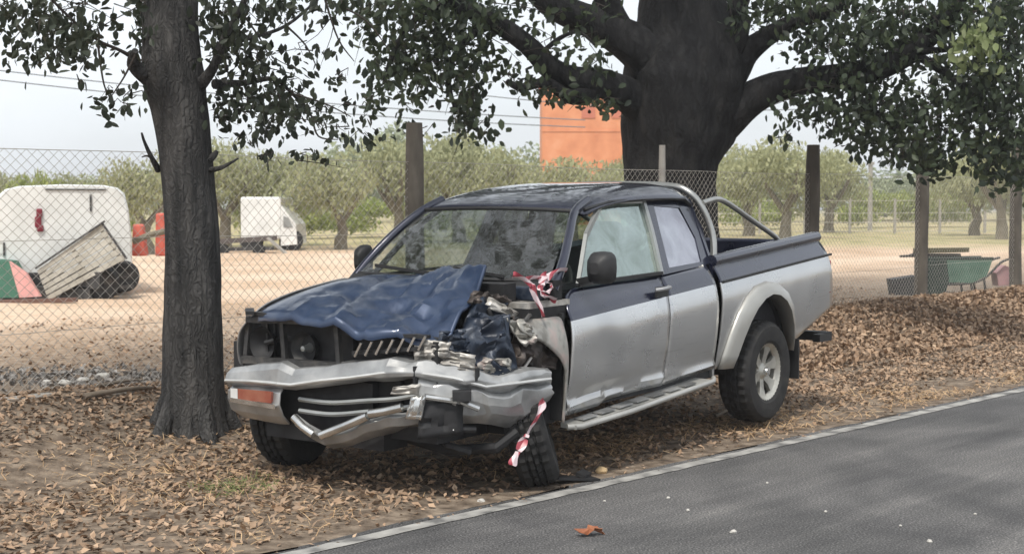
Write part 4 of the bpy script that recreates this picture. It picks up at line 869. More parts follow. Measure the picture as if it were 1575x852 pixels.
CL = [(20,25,30,22,60,-.6),(75,50,30,22,90,-.6),(115,70,22,18,60,-.5),(55,88,28,10,34,-.5),(95,92,18,8,20,-.5),(150,60,20,22,22,-.4),(125,60,6,6,14,-.4),(160,40,60,26,36,-.2),(20,70,22,22,26,-.4),(165,155,14,14,20,-.3),(205,150,12,14,10,-.3),(190,165,10,6,6,-.3),(110,20,60,20,80,-.5),(220,70,8,30,18,0),(218,20,7,25,26,0),(125,130,4,3,2,-.3),
      (325,40,18,28,70,0),(350,30,25,22,90,.1),(380,60,22,25,90,.1),(385,90,22,16,46,.1),(345,85,12,18,30,.1),(410,110,26,16,50,.2),(370,130,22,14,44,.2),(340,155,14,14,34,.2),(400,160,26,16,56,.2),(445,165,26,16,70,.3),(430,190,26,12,50,.3),(480,178,22,10,40,.3),(345,185,12,12,18,.2),(400,205,18,8,20,.2),(375,215,12,10,12,.2),(410,245,8,8,10,.2),(525,200,30,12,28,.3),(535,165,12,8,6,.3),(480,85,22,14,20,.3),(520,120,14,8,12,.3),(460,20,35,16,64,.3),(530,8,40,8,34,.3),(415,18,18,12,40,.2),(440,130,18,8,18,.3),(480,240,20,8,10,.3),(510,70,40,36,12,.3),(560,215,20,10,12,.3),(370,170,30,14,26,.2),(450,250,30,10,6,.2)]
lp = clusters(CL, D); twig_bunch(lt, CL, D, .6)
# crown above the picture
na = 4200; th_ = RNG.uniform(0, 2*pi, na); rr_ = np.sqrt(RNG.uniform(0, 1, na))*3.4; zz_ = RNG.uniform(3.15, 8.2, na)
ap = np.stack([-2.2+rr_*np.cos(th_)*np.sqrt(np.clip(1-((zz_-5)/3.6)**2, .1, 1)), 9.8+rr_*np.sin(th_)*np.sqrt(np.clip(1-((zz_-5)/3.6)**2, .1, 1)), zz_], 1)
lim = CAMH + ap[:,1]*.158+.12; ap = ap[(ap[:,2] > lim) & (ap[:,1] > 3)]
def leaves(tree, pts, size, m, above, asize, n_ind=300, tilt=pi):
    base = np.array(tree.location)
    order = np.argsort(pts[:,1]); sel = order[:n_ind]; rest = order[n_ind:]
    me = mesh('leaf', LEAF*size, LEAF_F, m)
    Rm = rotm(len(sel), 1.6)
    for i, k in enumerate(sel):
        o = bpy.data.objects.new('leaf', me); COL.objects.link(o); o.parent = tree
        Mx = Matrix(Rm[i].tolist()).to_4x4(); s_ = random.uniform(.75, 1.3); o.matrix_local = Matrix.Translation(Vector(pts[k]-base)) @ Mx @ Matrix.Scale(s_, 4)
    scatter('foliage', pts[rest]-base, RNG.uniform(.7, 1.35, len(rest))*size, LEAF, LEAF_F, m, tree, 1.6)
    if len(above): scatter('crown', above-base, RNG.uniform(.8, 1.4, len(above))*asize, LEAF_S, LEAF_SF, m, tree, 1.6)
leaves(lt, lp, .064, M['leaf_left'], ap, .16)

# ------------------------------------------------------------------ big tree behind the fence
bt = empty('tree', (1.95, 17.5, .2)); tag(bt, 'massive spreading tree with thick low limbs behind the pickup cab', 'tree'); BB = bt.location.copy()
D = 17.5
tr = [(1035,425,80),(1033,380,76),(1031,330,72),(1030,285,70),(1033,245,74),(1040,205,84),(1048,165,90),(1052,125,92),(1054,85,84),(1052,45,72),(1050,0,66),(1055,-60,58),(1060,-160,50),(1070,-330,36)]
P_, r_ = spline([px(x, y, D)-BB for x, y, r in tr], [r*D/FPX for x, y, r in tr], 5)
g = MB(); g.tube(P_, r_, 34, nz=.11, seed=11)
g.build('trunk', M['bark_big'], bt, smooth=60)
def bb(pts, rp): return branch(bt, [px(x, y, D+dd) for x, y, dd in pts], [r*D/FPX*.82 for r in rp], M['bark_big'], BB, n=14, nzv=.16)
bb([(1010,190,-.1),(975,152,-.3),(930,130,-.6),(880,122,-.7),(845,105,-.8),(810,70,-.9),(760,35,-1.0),(700,5,-1.1),(640,-50,-1.2)], [46,34,26,22,20,18,16,14,12])
bb([(930,135,-.6),(880,150,-.8),(840,128,-.9),(800,135,-1.0),(780,125,-1.1)], [16,13,9,7,4])
bb([(1030,130,-.1),(985,78,-.3),(930,45,-.4),(880,22,-.5),(835,-5,-.5),(780,-60,-.6)], [56,42,32,27,24,18])
bb([(960,60,-.3),(940,20,-.4),(925,-30,-.5),(900,-120,-.5)], [30,24,22,18])
bb([(1075,225,0),(1115,185,-.1),(1160,150,-.2),(1215,128,-.3),(1290,118,-.5),(1350,105,-.7),(1400,80,-.8),(1440,45,-.9),(1480,-20,-1)], [44,36,30,26,23,22,20,18,15])
bb([(1100,150,0),(1130,105,-.1),(1150,80,-.2),(1180,58,-.3),(1220,35,-.4),(1290,10,-.5),(1350,-40,-.6)], [40,32,24,18,15,13,10])
bb([(1085,100,.1),(1115,55,.1),(1135,15,.1),(1160,-60,.1)], [30,22,18,14])
bb([(1115,110,-.2),(1136,70,-.3),(1146,45,-.3),(1150,32,-.3)], [20,14,9,5])
bb([(1400,80,-.8),(1450,110,-1),(1500,150,-1.1),(1530,200,-1.2)], [9,7,5,3])
bb([(1290,118,-.5),(1330,160,-.6),(1380,200,-.8),(1410,240,-.9)], [10,7,5,3])
bb([(1380,95,-.7),(1420,80,-.9),(1470,75,-1),(1540,60,-1)], [8,6,5,3])
bb([(760,35,-1.0),(720,60,-1.1),(690,110,-1.2),(700,170,-1.2)], [10,7,5,3])
bb([(700,5,-1.1),(650,20,-1.2),(610,70,-1.3),(590,130,-1.4)], [9,6,5,3])
bb([(830,85,-.9),(860,60,-1),(890,50,-1),(915,70,-1)], [5,4,3,2])
CB = [(600,20,30,22,120,-1.3),(650,40,35,28,190,-1.2),(700,50,28,32,190,-1.1),(620,90,22,18,90,-1.3),(590,125,18,18,90,-1.4),(570,160,9,13,26,-1.4),(655,100,26,20,90,-1.2),(690,120,20,20,90,-1.2),(722,160,14,24,130,-1.2),(708,190,9,14,34,-1.2),(740,60,24,28,80,-1),(660,10,60,14,150,-1.1),(770,20,30,16,70,-1),(640,140,16,14,34,-1.2),(625,165,10,12,14,-1.2),(745,105,16,14,26,-1),(570,60,14,20,26,-1.3),(545,15,20,12,26,-1.3),
      (785,120,14,12,26,-1),(815,135,14,8,24,-1),(860,85,26,18,34,-1),(900,70,22,22,34,-.9),(900,158,26,8,34,-.9),(940,165,16,8,22,-.9),(830,150,16,8,16,-.9),(800,60,24,18,30,-1),(860,30,14,14,8,-1),(745,205,30,10,12,-1.1),(660,205,30,10,14,-1.2),(690,70,40,45,90,-1.1),(850,145,20,8,20,-1),(920,110,16,14,26,-1),(925,20,20,14,20,-1),
      (1135,20,16,22,60,-.2),(1200,15,30,18,110,-.5),(1260,25,36,28,190,-.6),(1330,35,38,34,260,-.7),(1400,30,36,30,230,-.9),(1240,75,26,16,70,-.6),(1300,80,34,22,160,-.7),(1370,80,34,26,200,-.8),(1300,140,36,14,120,-.7),(1250,160,26,10,60,-.7),(1225,185,16,9,30,-.7),(1290,178,22,14,60,-.7),(1340,165,30,22,160,-.8),(1345,205,24,20,110,-.8),(1385,190,26,26,160,-.9),(1400,235,20,18,110,-1),(1425,215,20,26,120,-1),(1430,255,12,14,50,-1),(1330,232,14,12,26,-.8),(1280,205,16,10,26,-.7),(1440,160,26,26,140,-1),(1210,215,8,10,10,-.6),(1175,20,14,16,30,-.3),
      (1490,30,36,26,260,-1.1),(1550,20,30,26,260,-1.2),(1550,80,26,26,220,-1.2),(1500,120,26,20,150,-1.1),(1490,165,26,22,170,-1.1),(1545,150,26,26,240,-1.2),(1560,210,20,26,180,-1.2),(1525,225,16,26,110,-1.2),(1540,265,16,14,60,-1.2),(1480,215,20,16,80,-1.1),(1460,250,10,10,16,-1.1),(1500,250,12,20,30,-1.1),(1575,270,20,20,60,-1.2),(1440,95,20,14,50,-1)]
bp_ = clusters(CB, D); twig_bunch(bt, CB, D)
na = 9500; th_ = RNG.uniform(0, 2*pi, na); rr_ = np.sqrt(RNG.uniform(0, 1, na))*8.0; zz_ = RNG.uniform(4.0, 12.5, na); q_ = np.sqrt(np.clip(1-((zz_-6.5)/6.2)**2, .05, 1))
ap = np.stack([2.6+rr_*np.cos(th_)*q_, 16.8+rr_*np.sin(th_)*q_, zz_], 1); lim = CAMH+ap[:,1]*.156+.15; ap = ap[(ap[:,2] > lim) & (s_of(ap[:,0], ap[:,1]) > np.where(ap[:,0] > 1.5, 2.6, .3))]
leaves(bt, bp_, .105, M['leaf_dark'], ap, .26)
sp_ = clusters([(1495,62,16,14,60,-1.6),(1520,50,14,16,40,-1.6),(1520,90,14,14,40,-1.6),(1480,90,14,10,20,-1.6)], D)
scatter('painted_sunlit_leaves', sp_-np.array(bt.location), RNG.uniform(.7,1.3,len(sp_))*.12, LEAF, LEAF_F, M['leaf_painted_sun'], bt, 1.6)['label'] = 'yellow green leaves painted as sunlit near the right edge'

# ------------------------------------------------------------------ leaf litter, dry grass, debris
def ground_pts(n, smin, smax, tmin, tmax, dens=None):
    t = RNG.uniform(tmin, tmax, n); s = RNG.uniform(smin, smax, n)
    x = -1.06+.673*t-.74*s; y = 6.57+.74*t+.673*s
    return x, y, s, t
def litter(name, n, smin, smax, tmin, tmax, lo, hi, m, tilt=.5, base=LEAF_S, faces=LEAF_SF, lift=.02, keep=None, asp=None):
    x, y, s, t = ground_pts(n, smin, smax, tmin, tmax)
    k = np.ones(n, bool)
    if keep is not None: k = keep(x, y, s, t)
    x, y = x[k], y[k]; z = gz(x, y)+RNG.uniform(.003, lift, len(x))
    return scatter(name, np.stack([x, y, z], 1), RNG.uniform(lo, hi, len(x)), base, faces, m, None, tilt, 'stuff', asp)
def patchy(x, y, f=1.3, th=0): return np.sin(x*f*1.7+y*f)+np.sin(y*f*1.3-x*f*.8+2)+np.sin(x*f*3.1-y*f*2.3)*.7+RNG.normal(0, .8, len(x)) > th
o = litter('leaf_litter', 84000, .15, 4.4, -7, 17, .025, .066, M['litter'], .45, keep=lambda x, y, s, t: patchy(x, y, 1.2, -1.3) & (RNG.uniform(0,1,len(x)) < .35+.65*np.clip((s-.2)/1.0, 0, 1)))
tag(o, 'brown dry leaf litter covering the verge under the pickup', 'leaf litter')
o = litter('leaf_litter', 34000, 1.9, 4.6, 7, 24, .045, .10, M['litter'], .7, lift=.07)
tag(o, 'thick bank of curled brown leaves heaped along the fence right of the pickup', 'leaf litter')
o = litter('leaf_litter', 34000, 4.2, 11, -10, 18, .03, .075, M['litter'], .4, keep=lambda x, y, s, t: (patchy(x, y, .9, -.4)) & (RNG.uniform(0,1,len(x)) < np.clip(1.25-(s-4)/6, .04, 1)))
tag(o, 'thin scatter of brown leaves on the field just past the fence', 'leaf litter')
o = litter('leaf_litter', 2600, -1.2, .3, -3, 16, .015, .045, M['litter'], .3, lift=.01, keep=lambda x, y, s, t: RNG.uniform(0,1,len(x)) < np.exp(s*2.2))
tag(o, 'sparse crumbs of leaf blown onto the edge of the asphalt', 'leaf litter')
BL = np.array([[-.5,.02,0],[-.5,-.02,0],[0,0,.16],[.5,0,.02]]); BLF = [(0,1,2),(0,2,3)]
BL = np.array([[-.5,.025,0],[-.5,-.025,0],[.05,-.02,.09],[.05,.02,.09],[.5,0,.05]]); BLF = [(0,1,2),(0,2,3),(3,2,4)]
o = litter('dry_grass', 19000, .1, 2.9, -6.5, 3.6, .03, .095, M['straw'], .35, BL, BLF, .03, keep=lambda x, y, s, t: patchy(x, y, 1.5, .1))
tag(o, 'straw coloured dry grass strands matted over the foreground verge', 'dry grass')
o = litter('dry_grass', 9000, .1, .9, 3, 15, .05, .12, M['straw'], .35, BL, BLF, .02, keep=lambda x, y, s, t: patchy(x, y, 1.5, .2))
tag(o, 'thin dry grass fringe between road edge and pickup', 'dry grass')
x0, y0 = -1.45, 7.95
n = 260; gx = RNG.normal(-1.55, .12, n); gy = RNG.normal(8.0, .14, n)
o = scatter('grass_tuft', np.stack([gx, gy, gz(gx, gy)+.02], 1), RNG.uniform(.05,.1,n), BL, BLF, M['green_grass'], None, .8, 'stuff'); tag(o, 'small green grass tuft growing among straw in the left foreground', 'grass')
# sticks
def stick(a, b, r, label, za=.02, zb=.03):
    a = Vector((a[0], a[1], gz1(*a)+za)); b = Vector((b[0], b[1], gz1(*b)+zb)); md = a.lerp(b, .5)+Vector((.03,.02,.015)); P_, r_ = spline([a, md, b], [r, r*.8, r*.5], 5); g = MB(); g.tube(P_, r_, 7, nz=.3); o = g.build('stick', M['stick'], smooth=60); tag(o, label, 'stick'); return o
M['stick'] = mat('grey_dead_wood', (.2,.16,.12), rough=.95, bmp=.3)
def onp(x, y, z=.1): v = px(x, y, 10)-Vector((0,0,CAMH)); k = (z-CAMH)/v.z; return (v.x*k, v.y*k)
stick(onp(130,652,.1), onp(236,632,.1), .022, 'grey dead branch lying in the leaves left of the near trunk foot')
stick(onp(150,628,.15), onp(215,600,.15), .016, 'thin dead branch lying in leaf litter behind the near trunk, left side')
stick(onp(1320,457,.33), onp(1378,453,.33), .03, 'short dark stick lying on top of the leaf bank left of the wheelbarrow')
stick(onp(1100,640,.02), onp(1160,612,.02), .012, 'thin twig lying on the ground beside the rear wheel')
def rock(p, r, m, label, name='stone', cat='stone', sq=(1,1,.7), seed=0):
    vs = []; fs = []; n, k = 9, 6
    for i in range(k+1):
        for j in range(n):
            ph = pi*i/k; a = 2*pi*j/n; v = Vector((sin(ph)*cos(a)*sq[0], sin(ph)*sin(a)*sq[1], cos(ph)*sq[2])); vs.append(v*r*(1+.35*noise.noise(v*1.7+Vector((seed,0,0)))))
    fs = [(i*n+j, (i+1)*n+j, (i+1)*n+(j+1)%n, i*n+(j+1)%n) for i in range(k) for j in range(n)]
    o = obj(name, vs, fs, m, None, 30, loc=(p[0], p[1], p[2])); tag(o, label, cat); return o
M['pale_stone'] = mat('pale_stone', (.5,.48,.44), rough=.8)
def rk(x, y, z, r, label, **k): q = onp(x, y, z); return rock((q[0], q[1], gz1(*q) if z > .02 else .004), r, M['pale_stone'], label, seed=x, **k)
rk(740,762,.03,.022,'white stone chip in the verge beside the road line in front of the crashed wheel')
rk(1128,818,.004,.018,'white chip lying on the asphalt right of the big dry leaf')
rk(1028,765,.004,.010,'tiny white chip on asphalt, upper left of the two near the road middle')
rk(1058,784,.004,.010,'tiny white chip on asphalt just right of and below another tiny chip')
rk(1430,832,.004,.014,'grey gravel chip on the asphalt near the bottom right corner')
for x, y, l in ((1385,808,'tiny gravel chip on the asphalt left of the larger grey chip near the bottom right'),(1270,786,'tiny gravel chip on the asphalt between the white chip and the lane centre'),(930,770,'tiny gravel chip on the asphalt just above the big dry leaf'),(1180,742,'uppermost tiny gravel chip out on the asphalt'),(1500,790,'rightmost tiny gravel chip on the asphalt')):
    o = rk(x, y, .004, .008, l); o['group'] = 'loose gravel chips on the asphalt'
for x, y, r, l in ((100,583,.045,'white rubble lump, leftmost of those behind the fence foot left'),(72,580,.03,'small white rubble lump beside the larger leftmost lump'),(128,578,.04,'grey white rubble lump second from left behind the fence'),(158,572,.045,'flat pale rubble lump right of the rubble group behind the fence')):
    q = onp(x, y, .25); rock((q[0], q[1], gz1(*q)+.02), r, M['pale_stone'], l, sq=(1.3,1,.6), seed=x)
q = onp(925,722,.02); rock((q[0], q[1], .015), .035, mat('tan_stone', (.5,.36,.2), rough=.8), 'tan stone lying between road line and pickup step', seed=4)
q = onp(120, 572, .25); n = 900; gx = RNG.normal(q[0], .75, n); gy = RNG.normal(q[1], .35, n)
o = scatter('rubble', np.stack([gx, gy, gz(gx, gy)+.01], 1), RNG.uniform(.02,.075,n), LEAF*np.array([1,1,3.5]), LEAF_F, mat('grey_rubble', [(.35,(.16,.15,.14)),(.6,(.32,.3,.28)),(.75,(.52,.5,.47))], scale=5, rough=.9), None, .7, 'stuff'); tag(o, 'grey broken rubble strewn behind the fence foot left of the near trunk', 'rubble')
# big dry leaf on the road
q = onp(907,820,.01); vs = []; out = [(-.5,.0),(-.38,.10),(-.3,.05),(-.2,.24),(-.08,.12),(.05,.3),(.12,.12),(.3,.2),(.32,.06),(.52,.02),(.34,-.08),(.3,-.22),(.1,-.12),(.0,-.3),(-.12,-.12),(-.28,-.2),(-.34,-.06)]
vs = [Vector((0,0,.03))]+[Vector((a*.17, b*.15, .012+.05*abs(b)**.8+.02*sin(a*9))) for a, b in out]; k = len(out)
bl = obj('fallen_leaf', vs, [(0, 1+i, 1+(i+1)%k) for i in range(k)], mat('red_brown_leaf', [(.3,(.22,.07,.03)),(.7,(.42,.17,.08))], scale=20, rough=.7), loc=(q[0], q[1], .003)); bl.rotation_euler = (0,.05,.35); mod(bl, 'SOLIDIFY', thickness=.002)
tag(bl, 'large curled red brown leaf lying on the asphalt in the foreground', 'leaf')
# flattened mud flap by the front wheel
g = MB(); q = onp(885,735,.02); g.box((q[0], q[1], .02), (.28,.10,.012), Matrix.Rotation(.5,3,'Z') @ Matrix.Rotation(.1,3,'Y')); g.box((q[0]+.05, q[1]+.05, .035), (.12,.06,.02), Matrix.Rotation(1.2,3,'Z') @ Matrix.Rotation(.3,3,'X')); o = g.build('broken_trim', M['black']); tag(o, 'broken black plastic trim piece on the ground behind the crashed front wheel', 'debris')

# ------------------------------------------------------------------ field objects, left
M['van_white'] = mat('dirty_white_paint', [(.3,(.68,.69,.67)),(.6,(.82,.83,.81)),(.8,(.72,.72,.69))], scale=2, rough=.45, coat=.2)
M['wood_grey'] = mat('weathered_planks', [(.3,(.36,.34,.29)),(.6,(.5,.48,.42)),(.75,(.58,.56,.5))], scale=3, rough=.9, bmp=.2)
M['red_paint'] = mat('faded_red_paint', [(.3,(.5,.08,.05)),(.7,(.68,.17,.12))], scale=5, rough=.6)
M['pink_plastic'] = mat('faded_pink_plastic', (.62,.3,.27), rough=.6)
M['green_plastic'] = mat('dark_green_plastic', (.04,.14,.09), rough=.6)
M['dark_blue_green'] = mat('dark_green_paint', (.03,.06,.05), rough=.6)
def placed(name, x, y, z, label, cat, rz=0):
    q = onp(x, y, z); o = empty(name, (q[0], q[1], gz1(*q)), rz); tag(o, label, cat); return o
# white van body seen from behind/side, rounded roof
van = placed('van', 98, 458, .2, 'white van with rounded roof and dark red tail lamp abandoned in the field, far left', 'van')
W2, Hh, Lg = 1.04, 1.72, 3.6
def vsec(y, sc=1, dz=0):
    pts = []
    for (a, b) in [(-1,.16),(-1.0,.5),(-.985,.9),(-.95,1.35),(-.9,1.56),(-.80,1.66),(-.6,1.71),(0,1.74),(.6,1.73),(.80,1.69),(.9,1.60),(.955,1.35),(1.0,.9),(1.0,.5),(1,.16)]:
        pts.append(Vector((a*W2*sc, y, b*1.0*(1+dz))))
    return pts
secs = [vsec(0,.97,-.01), vsec(.06,1,0), vsec(1.2,1,0), vsec(2.4,1,0), vsec(3.0,.98,-.12), vsec(3.5,.94,-.42), vsec(3.9,.9,-.46)]
vs = [p for s in secs for p in s]; k = len(secs[0]); fs = [(i*k+j, (i+1)*k+j, (i+1)*k+j+1, i*k+j+1) for i in range(len(secs)-1) for j in range(k-1)]+[tuple(range(k))]
van.rotation_euler = (0,0,R(19)); o = obj('body', vs, fs, M['van_white'], van, 40)
g = MB(); g.box((-.36,-.02,1.16),(.10,.05,.17)); g.box((-.34,-.025,1.30),(.09,.05,.13)); g.box((-.33,-.022,1.06),(.10,.05,.10)); q = g.build('tail_lamp', mat('dark_red_lens', (.2,.015,.03), rough=.4), van); mod(q, 'BEVEL', width=.02, segments=2)
for c_, d_ in (((.42,-.012,1.45),(.03,.02,.26)), ((.2,-.012,1.66),(.9,.02,.02)), ((-.86,-.012,.75),(.03,.02,.2))): g = MB(); g.box(c_, d_); g.build('door_seam', M['grime'], van)
g = MB(); g.box((-.2,-.03,.34),(1.8,.12,.09)); g.build('bumper', M['grime'], van)
for sx in (-.8,.8):
    for yy in (.7,3.1): g = MB(); g.tube([(sx-.1,yy,.28),(sx+.1,yy,.28)], .28, 18); g.build('wheel', M['tyre'], van, smooth=40)
g = MB(); g.box((0,1.6,.25),(1.9,3.4,.2)); g.build('underbody', M['void'], van)
# slatted wooden trailer side leaning in front of the van
D2 = 21.5
C4 = [px(58,415,D2), px(158,343,D2+.3), px(196,398,D2+.3), px(76,462,D2)]
sg_ = empty('wooden_pallet', C4[3]); tag(sg_, 'weathered slatted wooden panel tipped on its corner in front of the white van', 'pallet')
def bil(u, v): return C4[3].lerp(C4[2], u).lerp(C4[0].lerp(C4[1], u), v)-sg_.location
for i in range(6):
    v0 = i/6+.015; v1 = (i+1)/6-.02
    vs = [bil(0,v0), bil(1,v0), bil(1,v1), bil(0,v1)]; nrm = Vector((0,-1,0)); vs2 = [v+nrm*(.03+.008*(i%2)) for v in vs]; obj('plank', vs+vs2, [(3,2,1,0),(4,5,6,7),(0,1,5,4),(1,2,6,5),(2,3,7,6),(3,0,4,7)], M['wood_grey'], sg_)
for u in (.06,.5,.93):
    g = MB(); g.bar(bil(u,0)+Vector((0,.04,0)), bil(u,1)+Vector((0,.04,0)), .07, .05); g.build('batten', M['wood_grey'], sg_)
g = MB(); g.bar(bil(0,1)+Vector((-.02,-.05,.02)), bil(1,1)+Vector((.05,-.05,.03)), .03, .03); g.bar(bil(1,1)+Vector((.0,-.04,0)), bil(1,0)+Vector((0,-.04,0)), .03,.03); g.build('frame_rail', M['grime'], sg_)
def flatwheel(x, y, d, r, label):
    p = px(x, y, d); w = empty('loose_wheel', p); tag(w, label, 'wheel'); g = MB(); g.lathe([(r*.6,-.09),(r*.9,-.1),(r,-.06),(r,.06),(r*.9,.1),(r*.6,.09)], 28); g.build('tyre', M['tyre'], w, smooth=40); g = MB(); g.lathe([(0,-.04),(r*.3,-.05),(r*.58,-.06),(r*.62,-.09)], 20); g.build('rim', M['grime'], w, smooth=40); w.rotation_euler = (.1,0,.25); return w
flatwheel(157,436,21.9,.26,'loose spoked wheel under the right end of the tipped wooden panel')
flatwheel(190,425,22.2,.24,'dark tyre standing right of the tipped wooden panel beside the van')
g = MB(); a = px(100,450,21.9); g.box(a, (.9,.5,.2)); g.box(px(135,430,21.9), (.5,.5,.25)); g.bar(px(120,415,21.8), px(200,425,22), .05); g.bar(px(90,452,21.8), px(205,440,22), .05); o = g.build('scrap_heap', M['grime']); tag(o, 'dark heap of scrap metal under the tipped wooden panel', 'scrap metal')
g = MB(); c = [px(14,402,21.4), px(40,420,21.3), px(62,456,21.2), px(30,458,21.2)]; g.add([*c, *[p+Vector((0,.08,0)) for p in c]], [(3,2,1,0),(4,5,6,7),(0,1,5,4),(1,2,6,5),(2,3,7,6),(3,0,4,7)]); o = g.build('red_sheet', M['pink_plastic']); tag(o, 'faded pinkish red sheet leaning left of the wooden panel', 'sheet')
g = MB(); c = [px(-30,398,21.6), px(14,402,21.6), px(30,430,21.5), px(28,458,21.5), px(-30,458,21.5)]; n = 5; g.add([*c, *[p+Vector((0,.4,0)) for p in c]], [tuple(range(5))[::-1], tuple(range(5,10))]+[(i,(i+1)%5,(i+1)%5+5,i+5) for i in range(5)]); o = g.build('green_crate', M['green_plastic']); tag(o, 'dark green tub at the left edge of the photo beside the pink sheet', 'tub')
g = MB(); g.bar(px(-60,466,21.0), px(118,461,21.0), .12, .06); o = g.build('plank', M['void'] if 0 else mat('dark_red_plank', (.16,.09,.07), rough=.9)); tag(o, 'long dark reddish plank lying on the field in front of the van', 'plank')
g = MB(); c = [px(-60,350,22.6), px(12,348,22.6), px(4,385,22.5), px(28,388,22.4), px(26,396,22.3), px(-60,396,22.3)]; n = 6; g.add([*c, *[p+Vector((0,.1,0)) for p in c]], [tuple(range(6))[::-1], tuple(range(6,12))]+[(i,(i+1)%6,(i+1)%6+6,i+6) for i in range(6)]); 
def barrier(x0, x1, y0, y1, d, label):
    a = px(x0,y1,d); b = px(x1,y0,d); w = b.x-a.x; h = b.z-a.z; g = MB(); g.add([(0,0,0),(w,0,0),(w*.9,0,h),(w*.1,0,h),(0,.3,0),(w,.3,0),(w*.8,.2,h),(w*.2,.2,h)], [(0,1,2,3),(5,4,7,6),(0,4,5,1),(1,5,6,2),(2,6,7,3),(3,7,4,0)]); o = g.build('road_barrier', M['red_paint']); o.location = a; mod(o, 'BEVEL', width=.03, segments=2); tag(o, label, 'barrier'); return o
barrier(202,222,345,394,24,'red plastic barrier directly right of the white van')
barrier(238,254,328,394,24.2,'taller red barrier half hidden by the near trunk')
g = MB(); g.tube([px(205,372,23.4), px(228,362,23.4), px(254,356,23.4)], .05, 8); o = g.build('log', M['olive_bark']); tag(o, 'short brown log laid across the red barriers behind the near trunk', 'log')
# white lorry body and low trailer beyond
lor = placed('lorry', 408, 386, .33, 'white box lorry with sloped cab parked under the olive trees right of the near trunk', 'lorry')
def lx(x, y): p = px(x, y, lor.location.y)-lor.location; return p
g = MB(); a = lx(370,368); b = lx(432,303); w = b.x-a.x; g.box(((a.x+b.x)/2, 1.2, (a.z+b.z)/2), (w, 2.4, b.z-a.z)); q = g.build('box_body', M['van_white'], lor); mod(q, 'BEVEL', width=.06, segments=2)
c = [lx(434,318), lx(440,326), lx(455,345), lx(457,376), lx(432,378), lx(432,316)]; g = MB(); g.add([*c, *[p+Vector((0,2.0,0)) for p in c]], [tuple(range(6))[::-1], tuple(range(6,12))]+[(i,(i+1)%6,(i+1)%6+6,i+6) for i in range(6)]); cab_ = g.build('cab', M['van_white'], lor)
c = [lx(436,332)+Vector((0,-.02,0)), lx(444,336)+Vector((0,-.02,0)), lx(451,350)+Vector((0,-.02,0)), lx(436,350)+Vector((0,-.02,0))]; obj('window', c, [(3,2,1,0)], M['chrome_dull'], cab_)
for x in (385,446): p = lx(x, 380); g = MB(); g.tube([(p.x,.1,.3),(p.x,.4,.3)], .34, 16); g.build('wheel', M['tyre'], lor, smooth=40)
tl = placed('flat_trailer', 385, 390, .3, 'low dark flat trailer loaded with boards in front of the white lorry', 'trailer')
def tx(x, y): return px(x, y, tl.location.y)-tl.location
g = MB(); g.bar(tx(330,372), tx(424,366), .5, .14); g.build('boards', mat('dark_boards', (.1,.085,.08), rough=.9), tl)
g = MB(); g.bar(tx(330,384), tx(420,382), .4, .1); g.bar(tx(340,372), tx(338,390), .1); g.bar(tx(395,372), tx(397,390), .1); g.build('frame', M['grime'], tl)
for x in (345,400): p = tx(x, 384); g = MB(); g.tube([(p.x,-.3,p.z),(p.x,-.1,p.z)], .17, 14); g.build('wheel', M['tyre'], tl, smooth=40)
g = MB(); g.bar(px(412,366,tl.location.y-.4), px(442,392,tl.location.y-.6), .14, .05); o = g.build('plank', M['concrete']); tag(o, 'pale plank propped against the end of the low trailer', 'plank')

# ------------------------------------------------------------------ field objects, right: wheelbarrow and clutter
wb = placed('wheelbarrow', 1470, 452, .22, 'old green wheelbarrow loaded with planks behind the right fence posts', 'wheelbarrow')
DW = wb.location.y
def wx(x, y, dd=0): return px(x, y, DW+dd)-wb.location
def prism(pts, dep, name, m, par, conv=wx, taper=None):
    c = [conv(*p) for p in pts]; n = len(c); b = [p+Vector((0,dep,0)) for p in c]
    return obj(name, [*c, *b], [tuple(range(n))[::-1], tuple(range(n,2*n))]+[(i,(i+1)%n,(i+1)%n+n,i+n) for i in range(n)], m, par)
M['wb_green'] = mat('faded_green_paint', [(.3,(.06,.16,.11)),(.7,(.14,.27,.2))], scale=4, rough=.5)
M['wb_dark'] = mat('dark_green_paint', (.02,.04,.032), rough=.6)
tray = prism([(1428,398),(1527,398),(1518,424),(1495,435),(1455,434),(1438,420)], .6, 'tray', M['wb_green'], wb)
for dy in (0,.6): g = MB(); g.tube([wx(1426,398)+Vector((0,dy,0)), wx(1528,397)+Vector((0,dy,0))], .02, 6); g.build('rim_tube', M['wb_dark'], wb)
for dy in (0.02,.56):
    g = MB(); P_, r_ = spline([wx(1450,438)+Vector((0,dy,0)), wx(1490,436)+Vector((0,dy,0)), wx(1515,428)+Vector((0,dy,0)), wx(1540,404)+Vector((0,dy,0)), wx(1556,398)+Vector((0,dy,0))], [.02]*5, 4); g.tube(P_, r_, 6); g.build('handle', M['grime'], wb)
    g = MB(); g.bar(wx(1494,436)+Vector((0,dy,0)), wx(1497,454)+Vector((0,dy,0)), .03); g.build('leg', M['grime'], wb)
    g = MB(); g.bar(wx(1514,428)+Vector((0,dy,0)), wx(1517,452)+Vector((0,dy,0)), .03); g.build('leg', M['grime'], wb)
p = wx(1440,442); g = MB(); g.tube([(p.x,.25,.17),(p.x,.35,.17)], .16, 18); g.build('wheel', M['tyre'], wb, smooth=40)
def thing_prism(pts, d, dep, name, m, label, cat):
    o0 = px(pts[0][0], pts[0][1], d); c = [px(x, y, d)-o0 for x, y in pts]; n = len(c); b = [q+Vector((0,dep,0)) for q in c]
    o = obj(name, [*c, *b], [tuple(range(n))[::-1], tuple(range(n,2*n))]+[(i,(i+1)%n,(i+1)%n+n,i+n) for i in range(n)], m, loc=tuple(o0)); tag(o, label, cat); return o
